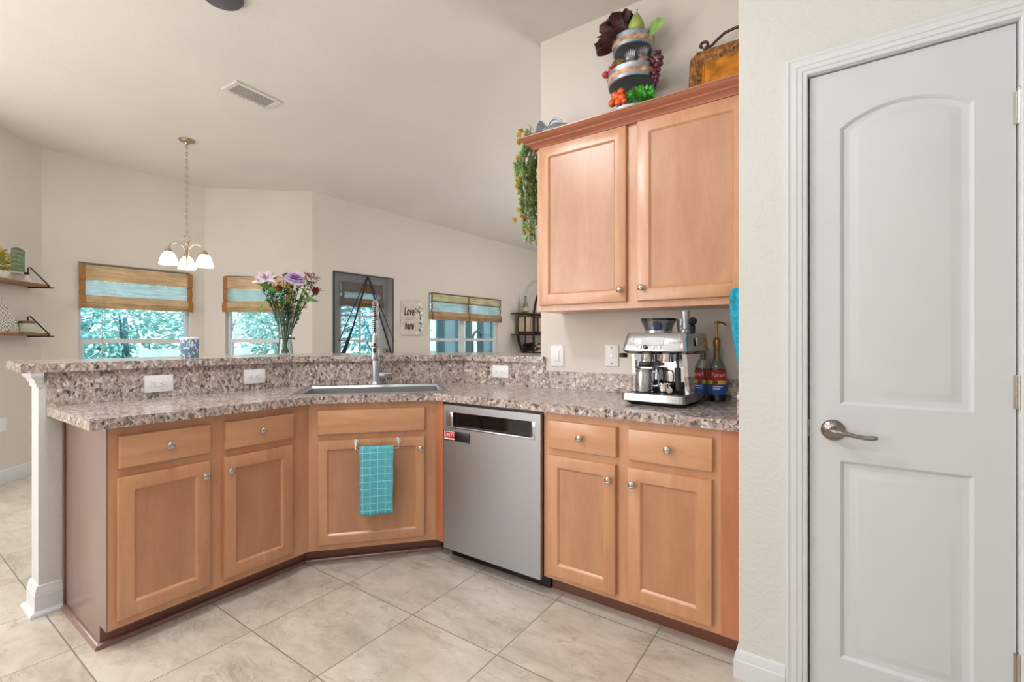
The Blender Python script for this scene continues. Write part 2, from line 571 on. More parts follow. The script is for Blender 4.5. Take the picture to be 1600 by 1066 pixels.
# ------------------------------------------------------------------ mesh builder
class MB:
    def __init__(self):
        self.bm = bmesh.new()
        self.mi = 0

    def _merge(self, t, mat=None):
        if mat is not None:
            bmesh.ops.transform(t, matrix=mat, verts=t.verts)
        me = bpy.data.meshes.new('tmp')
        t.to_mesh(me)
        t.free()
        n0 = len(self.bm.faces)
        self.bm.from_mesh(me)
        bpy.data.meshes.remove(me)
        if self.mi:
            self.bm.faces.ensure_lookup_table()
            for f in self.bm.faces[n0:]:
                f.material_index = self.mi
        return self

    def box(self, x0, x1, y0, y1, z0, z1, bev=0.0, seg=2, mat=None):
        t = bmesh.new()
        bmesh.ops.create_cube(t, size=1)
        bmesh.ops.scale(t, vec=(x1 - x0, y1 - y0, z1 - z0), verts=t.verts)
        bmesh.ops.translate(t, vec=((x0 + x1) / 2, (y0 + y1) / 2, (z0 + z1) / 2), verts=t.verts)
        if bev:
            bmesh.ops.bevel(t, geom=t.edges[:], offset=bev, segments=seg, profile=0.5, affect='EDGES')
        return self._merge(t, mat)

    def loft(self, loops, cap0=True, cap1=True, closed=True, mat=None):
        t = bmesh.new()
        rows = [[t.verts.new(p) for p in lp] for lp in loops]
        n = len(rows[0])
        for a, b in zip(rows, rows[1:]):
            for i in range(n if closed else n - 1):
                j = (i + 1) % n
                try:
                    t.faces.new((a[i], a[j], b[j], b[i]))
                except ValueError:
                    pass
        if cap0:
            t.faces.new(rows[0][::-1])
        if cap1:
            t.faces.new(rows[-1])
        bmesh.ops.recalc_face_normals(t, faces=t.faces)
        return self._merge(t, mat)

    def prism(self, pts, z0, z1, mat=None, top_bev=0.0):
        lo = [(x, y, z0) for x, y in pts]
        hi = [(x, y, z1) for x, y in pts]
        return self.loft([lo, hi], mat=mat)

    def lathe(self, prof, seg=24, mat=None, cap0=True, cap1=True):
        loops = []
        for r, z in prof:
            r = max(r, 1e-4)
            loops.append([(r * math.cos(2 * PI * k / seg), r * math.sin(2 * PI * k / seg), z) for k in range(seg)])
        return self.loft(loops, cap0, cap1, True, mat)

    def tube(self, pts, r, seg=8, closed=False, mat=None, cap=True):
        pts = [Vector(p) for p in pts]
        n = len(pts)
        rad = r if isinstance(r, (list, tuple)) else [r] * n
        loops = []
        up = None
        for i, p in enumerate(pts):
            if closed:
                t = pts[(i + 1) % n] - pts[i - 1]
            else:
                t = pts[min(i + 1, n - 1)] - pts[max(i - 1, 0)]
            if t.length < 1e-9:
                t = Vector((0, 0, 1))
            t.normalize()
            if up is None:
                up = Vector((0, 0, 1)) if abs(t.z) < 0.9 else Vector((1, 0, 0))
            a = (up - t * up.dot(t))
            if a.length < 1e-6:
                a = t.orthogonal()
            a.normalize()
            up = a
            b = t.cross(a)
            loops.append([tuple(p + (a * math.cos(2 * PI * k / seg) + b * math.sin(2 * PI * k / seg)) * rad[i]) for k in range(seg)])
        if closed:
            loops.append(loops[0])
        return self.loft(loops, cap and not closed, cap and not closed, True, mat)

    def ball(self, c, r, scale=(1, 1, 1), u=16, v=10, mat=None):
        t = bmesh.new()
        bmesh.ops.create_uvsphere(t, u_segments=u, v_segments=v, radius=r)
        bmesh.ops.scale(t, vec=scale, verts=t.verts)
        if mat is not None:
            bmesh.ops.transform(t, matrix=mat, verts=t.verts)
        bmesh.ops.translate(t, vec=c, verts=t.verts)
        return self._merge(t)

    def poly(self, pts):
        vs = [self.bm.verts.new(p) for p in pts]
        f = self.bm.faces.new(vs)
        f.material_index = self.mi
        return self

    def leaf(self, base, d, n, length, width, bend=0.15):
        """a pointed leaf of four faces bent along its length"""
        d = Vector(d).normalized()
        n = Vector(n)
        s = d.cross(n)
        if s.length < 1e-5:
            s = d.orthogonal()
        s.normalize()
        n = s.cross(d).normalized()
        b = Vector(base)
        m = b + d * length * 0.5 + n * length * bend * 0.6
        e = b + d * length - n * length * bend * 0.2
        q1 = b + d * length * 0.42 + s * width * 0.5 + n * length * bend * 0.9
        q2 = b + d * length * 0.42 - s * width * 0.5 + n * length * bend * 0.9
        vs = [self.bm.verts.new(p) for p in (b, q1, m, q2, e)]
        for idx in ((0, 1, 2), (0, 2, 3), (1, 4, 2), (2, 4, 3)):
            f = self.bm.faces.new([vs[i] for i in idx])
            f.material_index = self.mi
        return self

    def slab(self, outer, holes, y0, y1):
        """outline with holes in the x-z plane, given thickness along y"""
        t = bmesh.new()
        def ring(pts, y):
            vs = [t.verts.new((x, y, z)) for x, z in pts]
            es = [t.edges.new((vs[i], vs[(i + 1) % len(vs)])) for i in range(len(vs))]
            return vs, es
        for y in (y0, y1):
            es = []
            for p in [outer] + holes:
                es += ring(p, y)[1]
            bmesh.ops.triangle_fill(t, use_beauty=True, use_dissolve=False, edges=es)
        t.verts.ensure_lookup_table()
        n = sum(len(p) for p in [outer] + holes)
        k = 0
        for p in [outer] + holes:
            m = len(p)
            for i in range(m):
                j = (i + 1) % m
                t.faces.new((t.verts[k + i], t.verts[k + j], t.verts[n + k + j], t.verts[n + k + i]))
            k += m
        bmesh.ops.recalc_face_normals(t, faces=t.faces)
        return self._merge(t)

    def xf(self, mat):
        bmesh.ops.transform(self.bm, matrix=mat, verts=self.bm.verts)
        return self

    def build(self, name, mats, parent=None, smooth=35, recalc=False):
        if recalc:
            bmesh.ops.recalc_face_normals(self.bm, faces=self.bm.faces)
        me = bpy.data.meshes.new(name)
        self.bm.to_mesh(me)
        self.bm.free()
        for m in (mats if isinstance(mats, (list, tuple)) else [mats]):
            me.materials.append(M[m] if isinstance(m, str) else m)
        if smooth:
            for p in me.polygons:
                p.use_smooth = True
            me.set_sharp_from_angle(angle=R(smooth))
        o = bpy.data.objects.new(name, me)
        COL.link(o)
        if parent is not None:
            o.parent = parent
        return o


def tag(o, label=None, cat=None, group=None, kind=None):
    if label:
        o['label'] = label
    if cat:
        o['category'] = cat
    if group:
        o['group'] = group
    if kind:
        o['kind'] = kind
    return o


def thing(name, label, cat, loc=(0, 0, 0), rz=0.0, group=None, kind=None):
    o = bpy.data.objects.new(name, None)
    o.empty_display_size = 0.05
    COL.link(o)
    o.location = loc
    o.rotation_euler = (0, 0, rz)
    return tag(o, label, cat, group, kind)


def place(o, loc, rz=0.0):
    o.location = loc
    o.rotation_euler = (0, 0, rz)
    return o


def struct(o, label=None, cat=None):
    return tag(o, label, cat, None, 'structure')


def offset_path(path, d):
    """shift an open plan path sideways (left of travel positive), mitred"""
    out = []
    n = len(path)
    for i, p in enumerate(path):
        p = Vector(p)
        ns = []
        if i > 0:
            t = (p - Vector(path[i - 1])).normalized()
            ns.append(Vector((-t.y, t.x)))
        if i < n - 1:
            t = (Vector(path[i + 1]) - p).normalized()
            ns.append(Vector((-t.y, t.x)))
        if len(ns) == 1:
            m = ns[0] * d
        else:
            m = (ns[0] + ns[1])
            m = m / m.dot(ns[0]) * d
        out.append((p.x + m.x, p.y + m.y))
    return out


def sweep(mb, path, prof):
    """sweep a profile of (outward, z) pairs along a plan path, left of travel = outward"""
    rows = []
    for o, z in prof:
        rows.append([(x, y, z) for x, y in offset_path(path, o)])
    n = len(path)
    loops = [[rows[k][i] for k in range(len(prof))] for i in range(n)]
    return mb.loft(loops, True, True, True)


def rot_to(d):
    return Vector((0, 0, 1)).rotation_difference(Vector(d)).to_matrix().to_4x4()


def text_mb(mb, s, size, mapf, extrude=0.0, shear=0.0, align='CENTER', space=1.0, bold=0.0):
    cu = bpy.data.curves.new('txt', 'FONT')
    cu.body = s
    cu.size = size
    cu.align_x = align
    cu.align_y = 'CENTER'
    cu.shear = shear
    cu.space_character = space
    cu.extrude = extrude
    cu.offset = bold
    cu.resolution_u = 3
    o = bpy.data.objects.new('txt', cu)
    COL.link(o)
    dg = bpy.context.evaluated_depsgraph_get()
    dg.update()
    me = o.evaluated_get(dg).to_mesh()
    vs = [mb.bm.verts.new(mapf(v.co.x, v.co.y, v.co.z)) for v in me.vertices]
    for p in me.polygons:
        try:
            f = mb.bm.faces.new([vs[i] for i in p.vertices])
            f.material_index = mb.mi
        except ValueError:
            pass
    o.evaluated_get(dg).to_mesh_clear()
    bpy.data.objects.remove(o)
    bpy.data.curves.remove(cu)
    return mb


# ------------------------------------------------------------------ plan of the place
O = Vector((-2.228, 1.375))                 # where the corner cabinet's face begins
DA = math.atan2(0.748, 0.664)
D = Vector((math.cos(DA), math.sin(DA)))
NN = Vector((D.y, -D.x))                    # towards the kitchen
ZC = 0.883                                  # worktop
ZB = 1.070                                  # bar top
CEIL = 2.97
XF = -1.478                                 # crease of the ceiling and end of the kitchen wall


def dn(s, n):
    p = O + D * s + NN * n
    return (p.x, p.y)


def ceil_z(x):
    return CEIL + min(0.0, x - XF) * 0.0209


# ------------------------------------------------------------------ floor, ceiling, ground
mb = MB()
mb.box(-6.9, 3.1, -3.4, 11.6, -0.12, 0.0)
struct(mb.build('floor', 'tile', smooth=0))

mb = MB()
t = [(3.1, -3.4), (XF, -3.4), (-6.9, -3.4)]
low = [[(x, y, ceil_z(x)) for x in (3.1, XF, -6.25)] for y in (-3.4, 11.6)]
high = [[(x, y, 3.15) for x in (3.1, XF, -6.25)] for y in (-3.4, 11.6)]
loops = [low[0] + high[0][::-1], low[1] + high[1][::-1]]
mb.loft(loops)
struct(mb.build('ceiling', 'ceiling', smooth=0))

mb = MB()
mb.box(-40, 20, -30, 40, -0.3, -0.16)
struct(mb.build('ground', 'lawn', smooth=0))

# ------------------------------------------------------------------ walls
W1 = Vector((-5.84, 1.038))
W2 = Vector((-5.84, 2.352))
W3 = Vector((-5.034, 3.158))
A3 = R(88.0)


def wall(name, origin, ang, length, holes, mat='wall', thick=0.14, z1=3.06, s0=0.0):
    """origin: plan point; ang: direction of travel with the room on the right"""
    mb = MB()
    mb.slab([(s0, 0), (length, 0), (length, z1), (s0, z1)], [[(a, c), (b, c), (b, d), (a, d)] for a, b, c, d in holes], 0, thick)
    o = mb.build(name, mat, smooth=0)
    place(o, (origin[0], origin[1], 0), ang)
    return struct(o)


wall('wall_west', W1, R(90), 1.314, [(0.247, 1.172, 0.78, 1.905)])
wall('wall_northwest', W2, R(45), 1.14, [(0.21, 0.905, 0.78, 1.895)])
wall('wall_north', W3, A3, 8.3, [(0.281, 1.16, 0.004, 2.0), (1.86, 3.49, 0.78, 1.88)])
wall('wall_southwest', (W1.x + 0.7071 * 1.25, W1.y - 0.7071 * 1.25), R(135), 1.25, [])
wall('wall_south', (-4.956, -3.3), R(90), 3.46, [])
wall('wall_east', (3.0, 11.4), R(-90), 14.8, [])
wall('wall_rear', (3.1, -3.2), R(180), 8.1, [])
wall('wall_far', (-5.0, 11.35), R(0), 8.1, [])

mb = MB()
mb.box(XF, -0.285, 2.43, 2.55, 0, 3.0)
struct(mb.build('wall_kitchen', 'wall', smooth=0))
mb = MB()
mb.box(-0.285, 3.05, 1.79, 1.91, 2.03, 3.0)
mb.box(-0.285, -0.094, 1.79, 1.91, 0, 2.03)
mb.box(0.407, 3.05, 1.79, 1.91, 0, 2.03)
mb.box(-0.285, -0.17, 1.91, 2.55, 0, 3.0)
mb.box(-0.17, 3.05, 2.55, 2.67, 0, 3.0)
struct(mb.build('wall_pantry', 'wall_pale', smooth=0))

# half wall that carries the bar
KP = [(-2.795, 0.487), dn(-0.1948, -0.585), dn(0.8912, -0.585), (XF, 2.43)]
KP[1] = (-2.795, KP[1][1])
KP[2] = (KP[2][0], 2.43)
back = offset_path(KP, 0.12)
mb = MB()
mb.prism(KP + back[::-1], 0, 1.03)
struct(mb.build('wall_half', 'wall_pale', smooth=0))

# half wall end: base moulding, shoe and capital
PE = [(-2.795, 0.572), (-2.795, 0.487), (-2.915, 0.487), (-2.915, 1.6)]
BASE = [(0.0, 0.0), (0.03, 0.0), (0.03, 0.010), (0.025, 0.017), (0.014, 0.022), (0.014, 0.085), (0.012, 0.088), (0.012, 0.097), (0.0105, 0.100), (0.009, 0.110), (0.006, 0.122),
        (0.0, 0.124)]
mb = MB()
sweep(mb, PE, BASE)
struct(mb.build('baseboard_half_wall', 'white_trim', smooth=30))
CAPI = [(0.0, 0.970), (0.006, 0.970), (0.007, 0.985), (0.012, 0.988), (0.014, 1.0), (0.024, 1.012), (0.028, 1.02), (0.028, 1.0325), (0.0, 1.0325)]
PC = [(-2.795, 0.4995), (-2.795, 0.487), (-2.915, 0.487), (-2.915, 1.6)]
mb = MB()
sweep(mb, PC, CAPI)
struct(mb.build('trim_1', 'white_trim', smooth=30))

# base mouldings of the dining nook and the pantry wall
BS2 = [(0.0, 0.0), (0.014, 0.0), (0.014, 0.085), (0.012, 0.089), (0.012, 0.097), (0.006, 0.112), (0.0, 0.116)]
PN = [(-4.956, -1.2), (-4.956, W1.y - 0.884), (W1.x, W1.y), (W2.x, W2.y), (W3.x, W3.y), (W3.x + 0.27 * math.cos(A3), W3.y + 0.27 * math.sin(A3))]
mb = MB()
sweep(mb, PN, [(-o, z) for o, z in BS2][::-1])
struct(mb.build('baseboard_nook', 'white_trim', smooth=30))
BS3 = [(0.0, 0.0), (0.015, 0.0), (0.015, 0.062), (0.012, 0.066), (0.012, 0.075), (0.007, 0.092), (0.0, 0.096)]
mb = MB()
sweep(mb, [(-0.285, 1.85), (-0.285, 1.79), (-0.143, 1.79)], [(-o, z) for o, z in BS3][::-1])
struct(mb.build('baseboard_pantry', 'white_trim', smooth=30))

# ------------------------------------------------------------------ pantry door
dr = struct(thing('door_1', 'white arched two panel pantry door with lever handle', 'door', (0, 1.80, 0)))
X0, X1, ZT = -0.076, 0.390, 2.018


def rectloop(x0, x1, z0, z1, y):
    return [(x0, y, z0), (x1, y, z0), (x1, y, z1), (x0, y, z1)]


def archpts(x0, x1, z0, zs, rise, d):
    xa, xb = x0 + d, x1 - d
    pts = [(xa, z0 + d), (xb, z0 + d)]
    n = 18
    cx, hw = (x0 + x1) / 2, (x1 - x0) / 2
    rad = (hw * hw + rise * rise) / (2 * rise)
    cz = zs + rise - rad
    r2 = rad - d
    for k in range(n + 1):
        x = xb + (xa - xb) * k / n
        pts.append((x, cz + math.sqrt(max(r2 * r2 - (x - cx) ** 2, 0))))
    return pts


def rectpts(x0, x1, z0, z1, d):
    return [(x0 + d, z0 + d), (x1 - d, z0 + d), (x1 - d, z1 - d), (x0 + d, z1 - d)]


UP = lambda d: archpts(0.004, 0.309, 0.968, 1.836, 0.053, d)
LO = lambda d: rectpts(0.004, 0.309, 0.171, 0.792, d)
mb = MB()
mb.slab([(X0, 0.006), (X1, 0.006), (X1, ZT), (X0, ZT)], [UP(0), LO(0)], 0.0, 0.035)
for f in (UP, LO):
    rings = [(0.0, 0.0), (0.006, 0.0035), (0.009, 0.0075), (0.022, 0.009), (0.026, 0.0085), (0.046, 0.0015), (0.049, 0.001)]
    mb.loft([[(x, y, z) for x, z in f(d)] for d, y in rings], False, True)
mb.build('slab', 'white_door', dr, smooth=25)
for k, (za, zb) in enumerate(((1.746, 1.836), (0.985, 1.078), (0.245, 0.335))):
    mb = MB()
    mb.tube([(0.396, -0.006, za), (0.396, -0.006, zb)], 0.0065, 12)
    mb.box(0.384, 0.396, -0.003, 0.0, za + 0.002, zb - 0.002)
    if k == 0:
        mb.ball((0.396, -0.006, zb + 0.004), 0.006)
    mb.build('hinge', 'nickel', dr)
hd = MB()
hd.lathe([(0.033, 0), (0.033, 0.004), (0.029, 0.009), (0.018, 0.014), (0.012, 0.018), (0.012, 0.03)], 28, Matrix.Translation((-0.014, 0, 0.886)) @ rot_to((0, -1, 0)))
hp = [(-0.014, -0.028, 0.886), (-0.014, -0.044, 0.886), (-0.006, -0.050, 0.886), (0.018, -0.050, 0.885), (0.044, -0.049, 0.880), (0.066, -0.047, 0.877), (0.084, -0.046, 0.878), (0.096, -0.046, 0.880)]
hd.tube(hp, [0.011, 0.012, 0.011, 0.008, 0.0065, 0.0065, 0.008, 0.004], 12)
hd.build('lever_handle', 'nickel_dark', dr)
mb = MB()
mb.box(-0.0825, -0.0765, 0.0, 0.012, 0.858, 0.914, 0.001)
mb.build('latch_plate', 'nickel_dark', dr)

# jamb and casing of the pantry door
mb = MB()
mb.box(-0.094, -0.081, 1.79, 1.91, 0.0, 2.022)
mb.box(0.3935, 0.407, 1.79, 1.91, 0.0, 2.022)
mb.box(-0.094, 0.407, 1.79, 1.91, 2.0215, 2.03)
mb.box(-0.081, 0.399, 1.84, 1.852, 0, 2.022)
struct(mb.build('trim_2', ['white_trim', 'dark_gap'], smooth=0))
CAS = [(0.0, 1.79), (0.0, 1.783), (0.003, 1.781), (0.011, 1.780), (0.014, 1.777), (0.026, 1.776), (0.029, 1.7735), (0.045, 1.773), (0.052, 1.770), (0.056, 1.770), (0.058, 1.773), (0.058, 1.79)]
mb = MB()
XA, XB, ZA = -0.083, 0.396, 2.024
loops = []
for (x, z, sx, sz) in ((XA, 0, -1, 0), (XA, ZA, -1, 1), (XB, ZA, 1, 1), (XB, 0, 1, 0)):
    loops.append([(x + sx * d, y, z + sz * d) for d, y in CAS])
mb.loft(loops)
struct(mb.build('trim_3', 'white_trim', smooth=20))


# ------------------------------------------------------------------ cabinets
def raised(mb, x0, x1, z0, z1, y0=-0.02, frame=0.056, flat=False):
    """overlay front: slab with eased edges; a recessed flat panel unless flat"""
    loops = [rectloop(x0, x1, z0, z1, 0.0), rectloop(x0, x1, z0, z1, y0 + 0.005), rectloop(x0 + 0.002, x1 - 0.002, z0 + 0.002, z1 - 0.002, y0 + 0.0015),
             rectloop(x0 + 0.006, x1 - 0.006, z0 + 0.006, z1 - 0.006, y0)]
    if flat:
        mb.loft(loops)
        return
    f = frame
    loops += [rectloop(x0 + f, x1 - f, z0 + f, z1 - f, y0), rectloop(x0 + f + 0.003, x1 - f - 0.003, z0 + f + 0.003, z1 - f - 0.003, y0 + 0.002),
              rectloop(x0 + f + 0.009, x1 - f - 0.009, z0 + f + 0.009, z1 - f - 0.009, y0 + 0.009)]
    mb.loft(loops, True, False)
    mb.mi = 1
    i = f + 0.009
    mb.poly(rectloop(x0 + i, x1 - i, z0 + i, z1 - i, y0 + 0.009))
    mb.mi = 0


KNOB = [(0.0075, 0.0), (0.0075, 0.002), (0.0055, 0.004), (0.005, 0.011), (0.009, 0.015), (0.0145, 0.018), (0.0155, 0.021), (0.014, 0.025), (0.010, 0.0265), (0.0085, 0.0255), (0.004, 0.0275), (0.0, 0.028)]


def knob(x, z, parent, y=-0.02):
    mb = MB()
    mb.lathe(KNOB, 20, Matrix.Translation((x, y, z)) @ rot_to((0, -1, 0)))
    return mb.build('knob', 'nickel', parent, 50)


def front(kind, root, x0, x1, z0, z1, kx=None, kz=None, flat=False, frame=0.056):
    mb = MB()
    raised(mb, x0, x1, z0, z1, flat=flat, frame=frame)
    o = mb.build(kind, ['wood_h' if flat else 'wood_v', 'wood_panel'], root, 30)
    if kx is not None:
        knob(kx, kz, o)
    return o


ZD0, ZD1, ZR0, ZR1, ZTOP, ZTOE = 0.117, 0.652, 0.686, 0.809, 0.845, 0.084
DEPTH = 0.565

# left run, face along +y
cl = thing('base_cabinet', 'maple base cabinet under the bar with a dark stained end panel', 'cabinet', (-2.228, 0.572, 0), R(90))
mb = MB()
prof = [(0.0, ZTOE), (0.0, ZTOP), (DEPTH, ZTOP), (DEPTH, 0.0), (0.078, 0.0), (0.078, ZTOE)]
mb.loft([[(0.0, y, z) for y, z in prof], [(0.802, y, z) for y, z in prof]])
mb.build('body', 'wood_v', cl, 0)
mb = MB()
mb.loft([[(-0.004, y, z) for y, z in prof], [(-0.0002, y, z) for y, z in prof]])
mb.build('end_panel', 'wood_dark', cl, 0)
mb = MB()
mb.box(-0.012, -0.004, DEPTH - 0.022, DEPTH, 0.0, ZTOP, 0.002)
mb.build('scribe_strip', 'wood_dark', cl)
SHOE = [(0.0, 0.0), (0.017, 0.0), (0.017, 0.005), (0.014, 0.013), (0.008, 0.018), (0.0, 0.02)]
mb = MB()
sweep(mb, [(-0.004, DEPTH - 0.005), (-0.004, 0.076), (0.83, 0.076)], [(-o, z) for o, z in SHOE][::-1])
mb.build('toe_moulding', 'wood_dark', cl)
mb = MB()
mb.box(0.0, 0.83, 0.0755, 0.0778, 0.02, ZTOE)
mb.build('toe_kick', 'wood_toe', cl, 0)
front('drawer', cl, 0.030, 0.343, ZR0, ZR1, 0.189, 0.748, True)
front('drawer', cl, 0.399, 0.716, ZR0, ZR1, 0.558, 0.748, True)
front('door', cl, 0.025, 0.342, ZD0, ZD1, 0.317, 0.593, frame=0.05)
front('door', cl, 0.394, 0.712, ZD0, ZD1, 0.418, 0.593, frame=0.05)

# corner sink cabinet
cd = thing('sink_cabinet', 'angled corner sink cabinet with one door and a false drawer', 'cabinet', (O.x, O.y, 0), DA)


def tol(p):                                  # plan point -> corner cabinet frame
    q = Vector(p) - O
    return (q.dot(D), -q.dot(NN))


mb = MB()
mb.box(0.0, 0.645, 0.0, 0.02, ZTOE, ZTOP)
pl = [(0.0, 0.021), (0.645, 0.021), tol((-1.757, 2.1)), tol((-1.757, 2.40)), tol((-2.05, 2.40)), tol((-2.77, 1.62)), tol((-2.77, 1.38))]
mb.prism(pl, ZTOE, 0.60)
mb.build('body', 'wood_v', cd, 0)
mb = MB()
q0 = tol((-1.800, 1.857))
q1 = tol((-1.744, 1.857))
q2 = tol((-1.744, 1.878))
q3 = tol((-1.800, 1.878))
mb.prism([q0, q1, q2, q3], ZTOE, ZTOP)
mb.build('filler', 'wood_filler', cd, 0)
mb = MB()
r1 = tol((-1.744, 1.934))
k = 0.034
pth = [(-0.031, 0.0768), (0.645 - 0.075 * math.tan(R(24.5)) + 0.0669, 0.0768)]
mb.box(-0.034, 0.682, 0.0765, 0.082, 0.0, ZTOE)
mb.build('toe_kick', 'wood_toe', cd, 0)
mb = MB()
sweep(mb, [(-0.034, 0.0763), (0.682, 0.0763)], [(-o, z) for o, z in SHOE][::-1])
mb.build('toe_moulding', 'wood_dark', cd)
front('false_drawer', cd, 0.047, 0.587, ZR0 - 0.001, ZR1 - 0.001, flat=True)
ds = front('door', cd, 0.047, 0.587, ZD0, ZD1, 0.563, 0.591, frame=0.045)

# right run
cr = thing('base_cabinet', 'maple base cabinet between the dishwasher and the pantry wall', 'cabinet', (-1.113, 1.857, 0), 0)
WR = 0.822
prof = [(0.0, ZTOE), (0.0, ZTOP), (DEPTH, ZTOP), (DEPTH, 0.0), (0.078, 0.0), (0.078, ZTOE)]
mb = MB()
mb.loft([[(0.0, y, z) for y, z in prof], [(WR, y, z) for y, z in prof]])
mb.build('body', 'wood_v', cr, 0)
mb = MB()
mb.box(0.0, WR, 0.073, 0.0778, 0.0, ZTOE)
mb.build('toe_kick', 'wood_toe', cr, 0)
mb = MB()
mb.box(WR - 0.064, WR, -0.003, 0.0, ZTOE - 0.0005, ZTOP, 0.001)
mb.build('filler', 'wood_filler', cr, 0)
front('drawer', cr, 0.036, 0.357, ZR0 - 0.004, ZR1 - 0.001, 0.197, 0.747, True)
front('drawer', cr, 0.409, 0.732, ZR0 - 0.004, ZR1 - 0.001, 0.572, 0.747, True)
front('door', cr, 0.028, 0.354, 0.108, ZD1, 0.330, 0.590, frame=0.052)
front('door', cr, 0.407, 0.730, 0.110, ZD1, 0.431, 0.589, frame=0.052)

# wall cabinet
cu = thing('wall_cabinet', 'maple wall cabinet with crown moulding above the coffee machine', 'cabinet', (-1.332, 2.155, 1.322), 0)
WU, HU = 1.042, 0.885
mb = MB()
mb.box(0, WU, 0, 0.272, 0, HU)
mb.build('body', 'wood_v', cu, 0)
front('door', cu, 0.021, 0.503, 0.031, HU - 0.015, 0.477, 0.088, frame=0.055)
front('door', cu, 0.558, 1.030, 0.031, HU - 0.015, 0.581, 0.091, frame=0.055)
CRN = [(0.0, -0.014), (0.018, -0.014), (0.021, -0.008), (0.024, -0.005), (0.030, 0.0), (0.038, 0.006), (0.042, 0.008), (0.046, 0.014), (0.060, 0.020), (0.072, 0.028), (0.076, 0.033), (0.080, 0.034), (0.080, 0.040), (0.0, 0.040)]
mb = MB()
sweep(mb, [(0.0, 0.272), (0.0, 0.0), (WU, 0.0)], [(-o + 0.0, z + HU) for o, z in CRN][::-1])
mb.build('crown_moulding', 'wood_crown', cu, 25)

# ------------------------------------------------------------------ worktop, splashbacks, bar
CT = [(-2.79, 0.512), (-2.19, 0.512), (-2.19, 1.3726), (-1.7875, 1.826), (-0.287, 1.826), (-0.287, 2.428), (KP[2][0] + 0.002, 2.428), (-2.793, KP[1][1] - 0.004), (-2.793, 0.512)]
sk = [dn(-0.075, -0.015), dn(0.70, -0.015), dn(0.70, -0.52), dn(-0.075, -0.52)]
mb = MB()


def slabz(mb, outer, holes, z0, z1):
    mb.slab(outer, holes, -z1, -z0)
    mb.xf(Matrix(((1, 0, 0, 0), (0, 0, 1, 0), (0, -1, 0, 0), (0, 0, 0, 1))))
    return mb


slabz(mb, CT, [sk], ZTOP, ZC)
bmesh.ops.recalc_face_normals(mb.bm, faces=mb.bm.faces)
tag(mb.build('worktop', 'granite', None, 0), 'speckled brown grey worktop running round the corner over the base cabinets', 'countertop')

SP = [(-2.794, 0.512), (-2.794, KP[1][1] - 0.0), (KP[2][0], 2.429), (-1.447, 2.429)]
SPi = offset_path(SP, -0.011)
mb = MB()
mb.prism(SP[::-1] + SPi, ZC + 0.0005, 1.0315)
tag(mb.build('splashback', 'granite', None, 0), 'tall speckled splashback between worktop and raised bar', 'splashback')
mb = MB()
mb.prism([(-1.4465, 2.429), (-1.4465, 2.418), (-0.298, 2.418), (-0.298, 1.836), (-0.287, 1.836), (-0.287, 2.429)], ZC + 0.0005, 0.985)
tag(mb.build('splashback', 'granite', None, 0), 'low speckled splashback strip along the wall behind the coffee machine', 'splashback')

bi = offset_path([(-2.795, 0.438), KP[1], KP[2], (-1.446, 2.43)], -0.03)
bo = offset_path([(-2.795, 0.438), KP[1], KP[2], (XF - 0.004, 2.43)], 0.52)
bi[0] = (bi[0][0], 0.430)
bo[0] = (bo[0][0], 0.466)
bar = bi + [(-1.446, 2.428), (XF - 0.004, 2.428)] + bo[::-1]
mb = MB()
mb.prism(bar, 1.0325, ZB)
bmesh.ops.bevel(mb.bm, geom=[e for e in mb.bm.edges if abs(e.verts[0].co.z - ZB) < 1e-4 and abs(e.verts[1].co.z - ZB) < 1e-4], offset=0.004, segments=2, affect='EDGES')
tag(mb.build('bar_top', 'granite', None, 30), 'raised speckled bar top on the half wall', 'bar counter')


# ------------------------------------------------------------------ sink and tap
sink = thing('kitchen_sink', 'stainless steel drop-in sink set in the corner worktop', 'sink', (O.x, O.y, ZC), DA)


def sl(s0, s1, n0, n1, z, r=0.0):
    return [(s0, -n0, z), (s1, -n0, z), (s1, -n1, z), (s0, -n1, z)]


mb = MB()
mb.loft([sl(-0.09, 0.715, -0.003, -0.534, 0.0006), sl(-0.09, 0.715, -0.003, -0.534, 0.005), sl(-0.086, 0.711, -0.007, -0.530, 0.008), sl(-0.060, 0.685, -0.034, -0.452, 0.007)], False, False)
mb.build('rim', 'steel_bright', sink, 0)
mb = MB()
mb.loft([sl(-0.060, 0.685, -0.034, -0.452, 0.007), sl(-0.055, 0.680, -0.040, -0.446, -0.006), sl(-0.05, 0.675, -0.045, -0.440, -0.22), sl(0.0, 0.62, -0.08, -0.40, -0.228)], False, True)
mb.build('basin', 'steel', sink, 0)

tap = thing('kitchen_tap', 'tall spring-neck kitchen tap standing behind the sink', 'tap', dn(0.312, -0.492) + (ZC + 0.007,), DA)
mb = MB()
mb.lathe([(0.031, 0), (0.031, 0.006), (0.0265, 0.012), (0.0255, 0.03), (0.0255, 0.155), (0.022, 0.165), (0.0185, 0.17), (0.0185, 0.225), (0.014, 0.232), (0.014, 0.26)], 24)
mb.build('body', 'steel', tap)
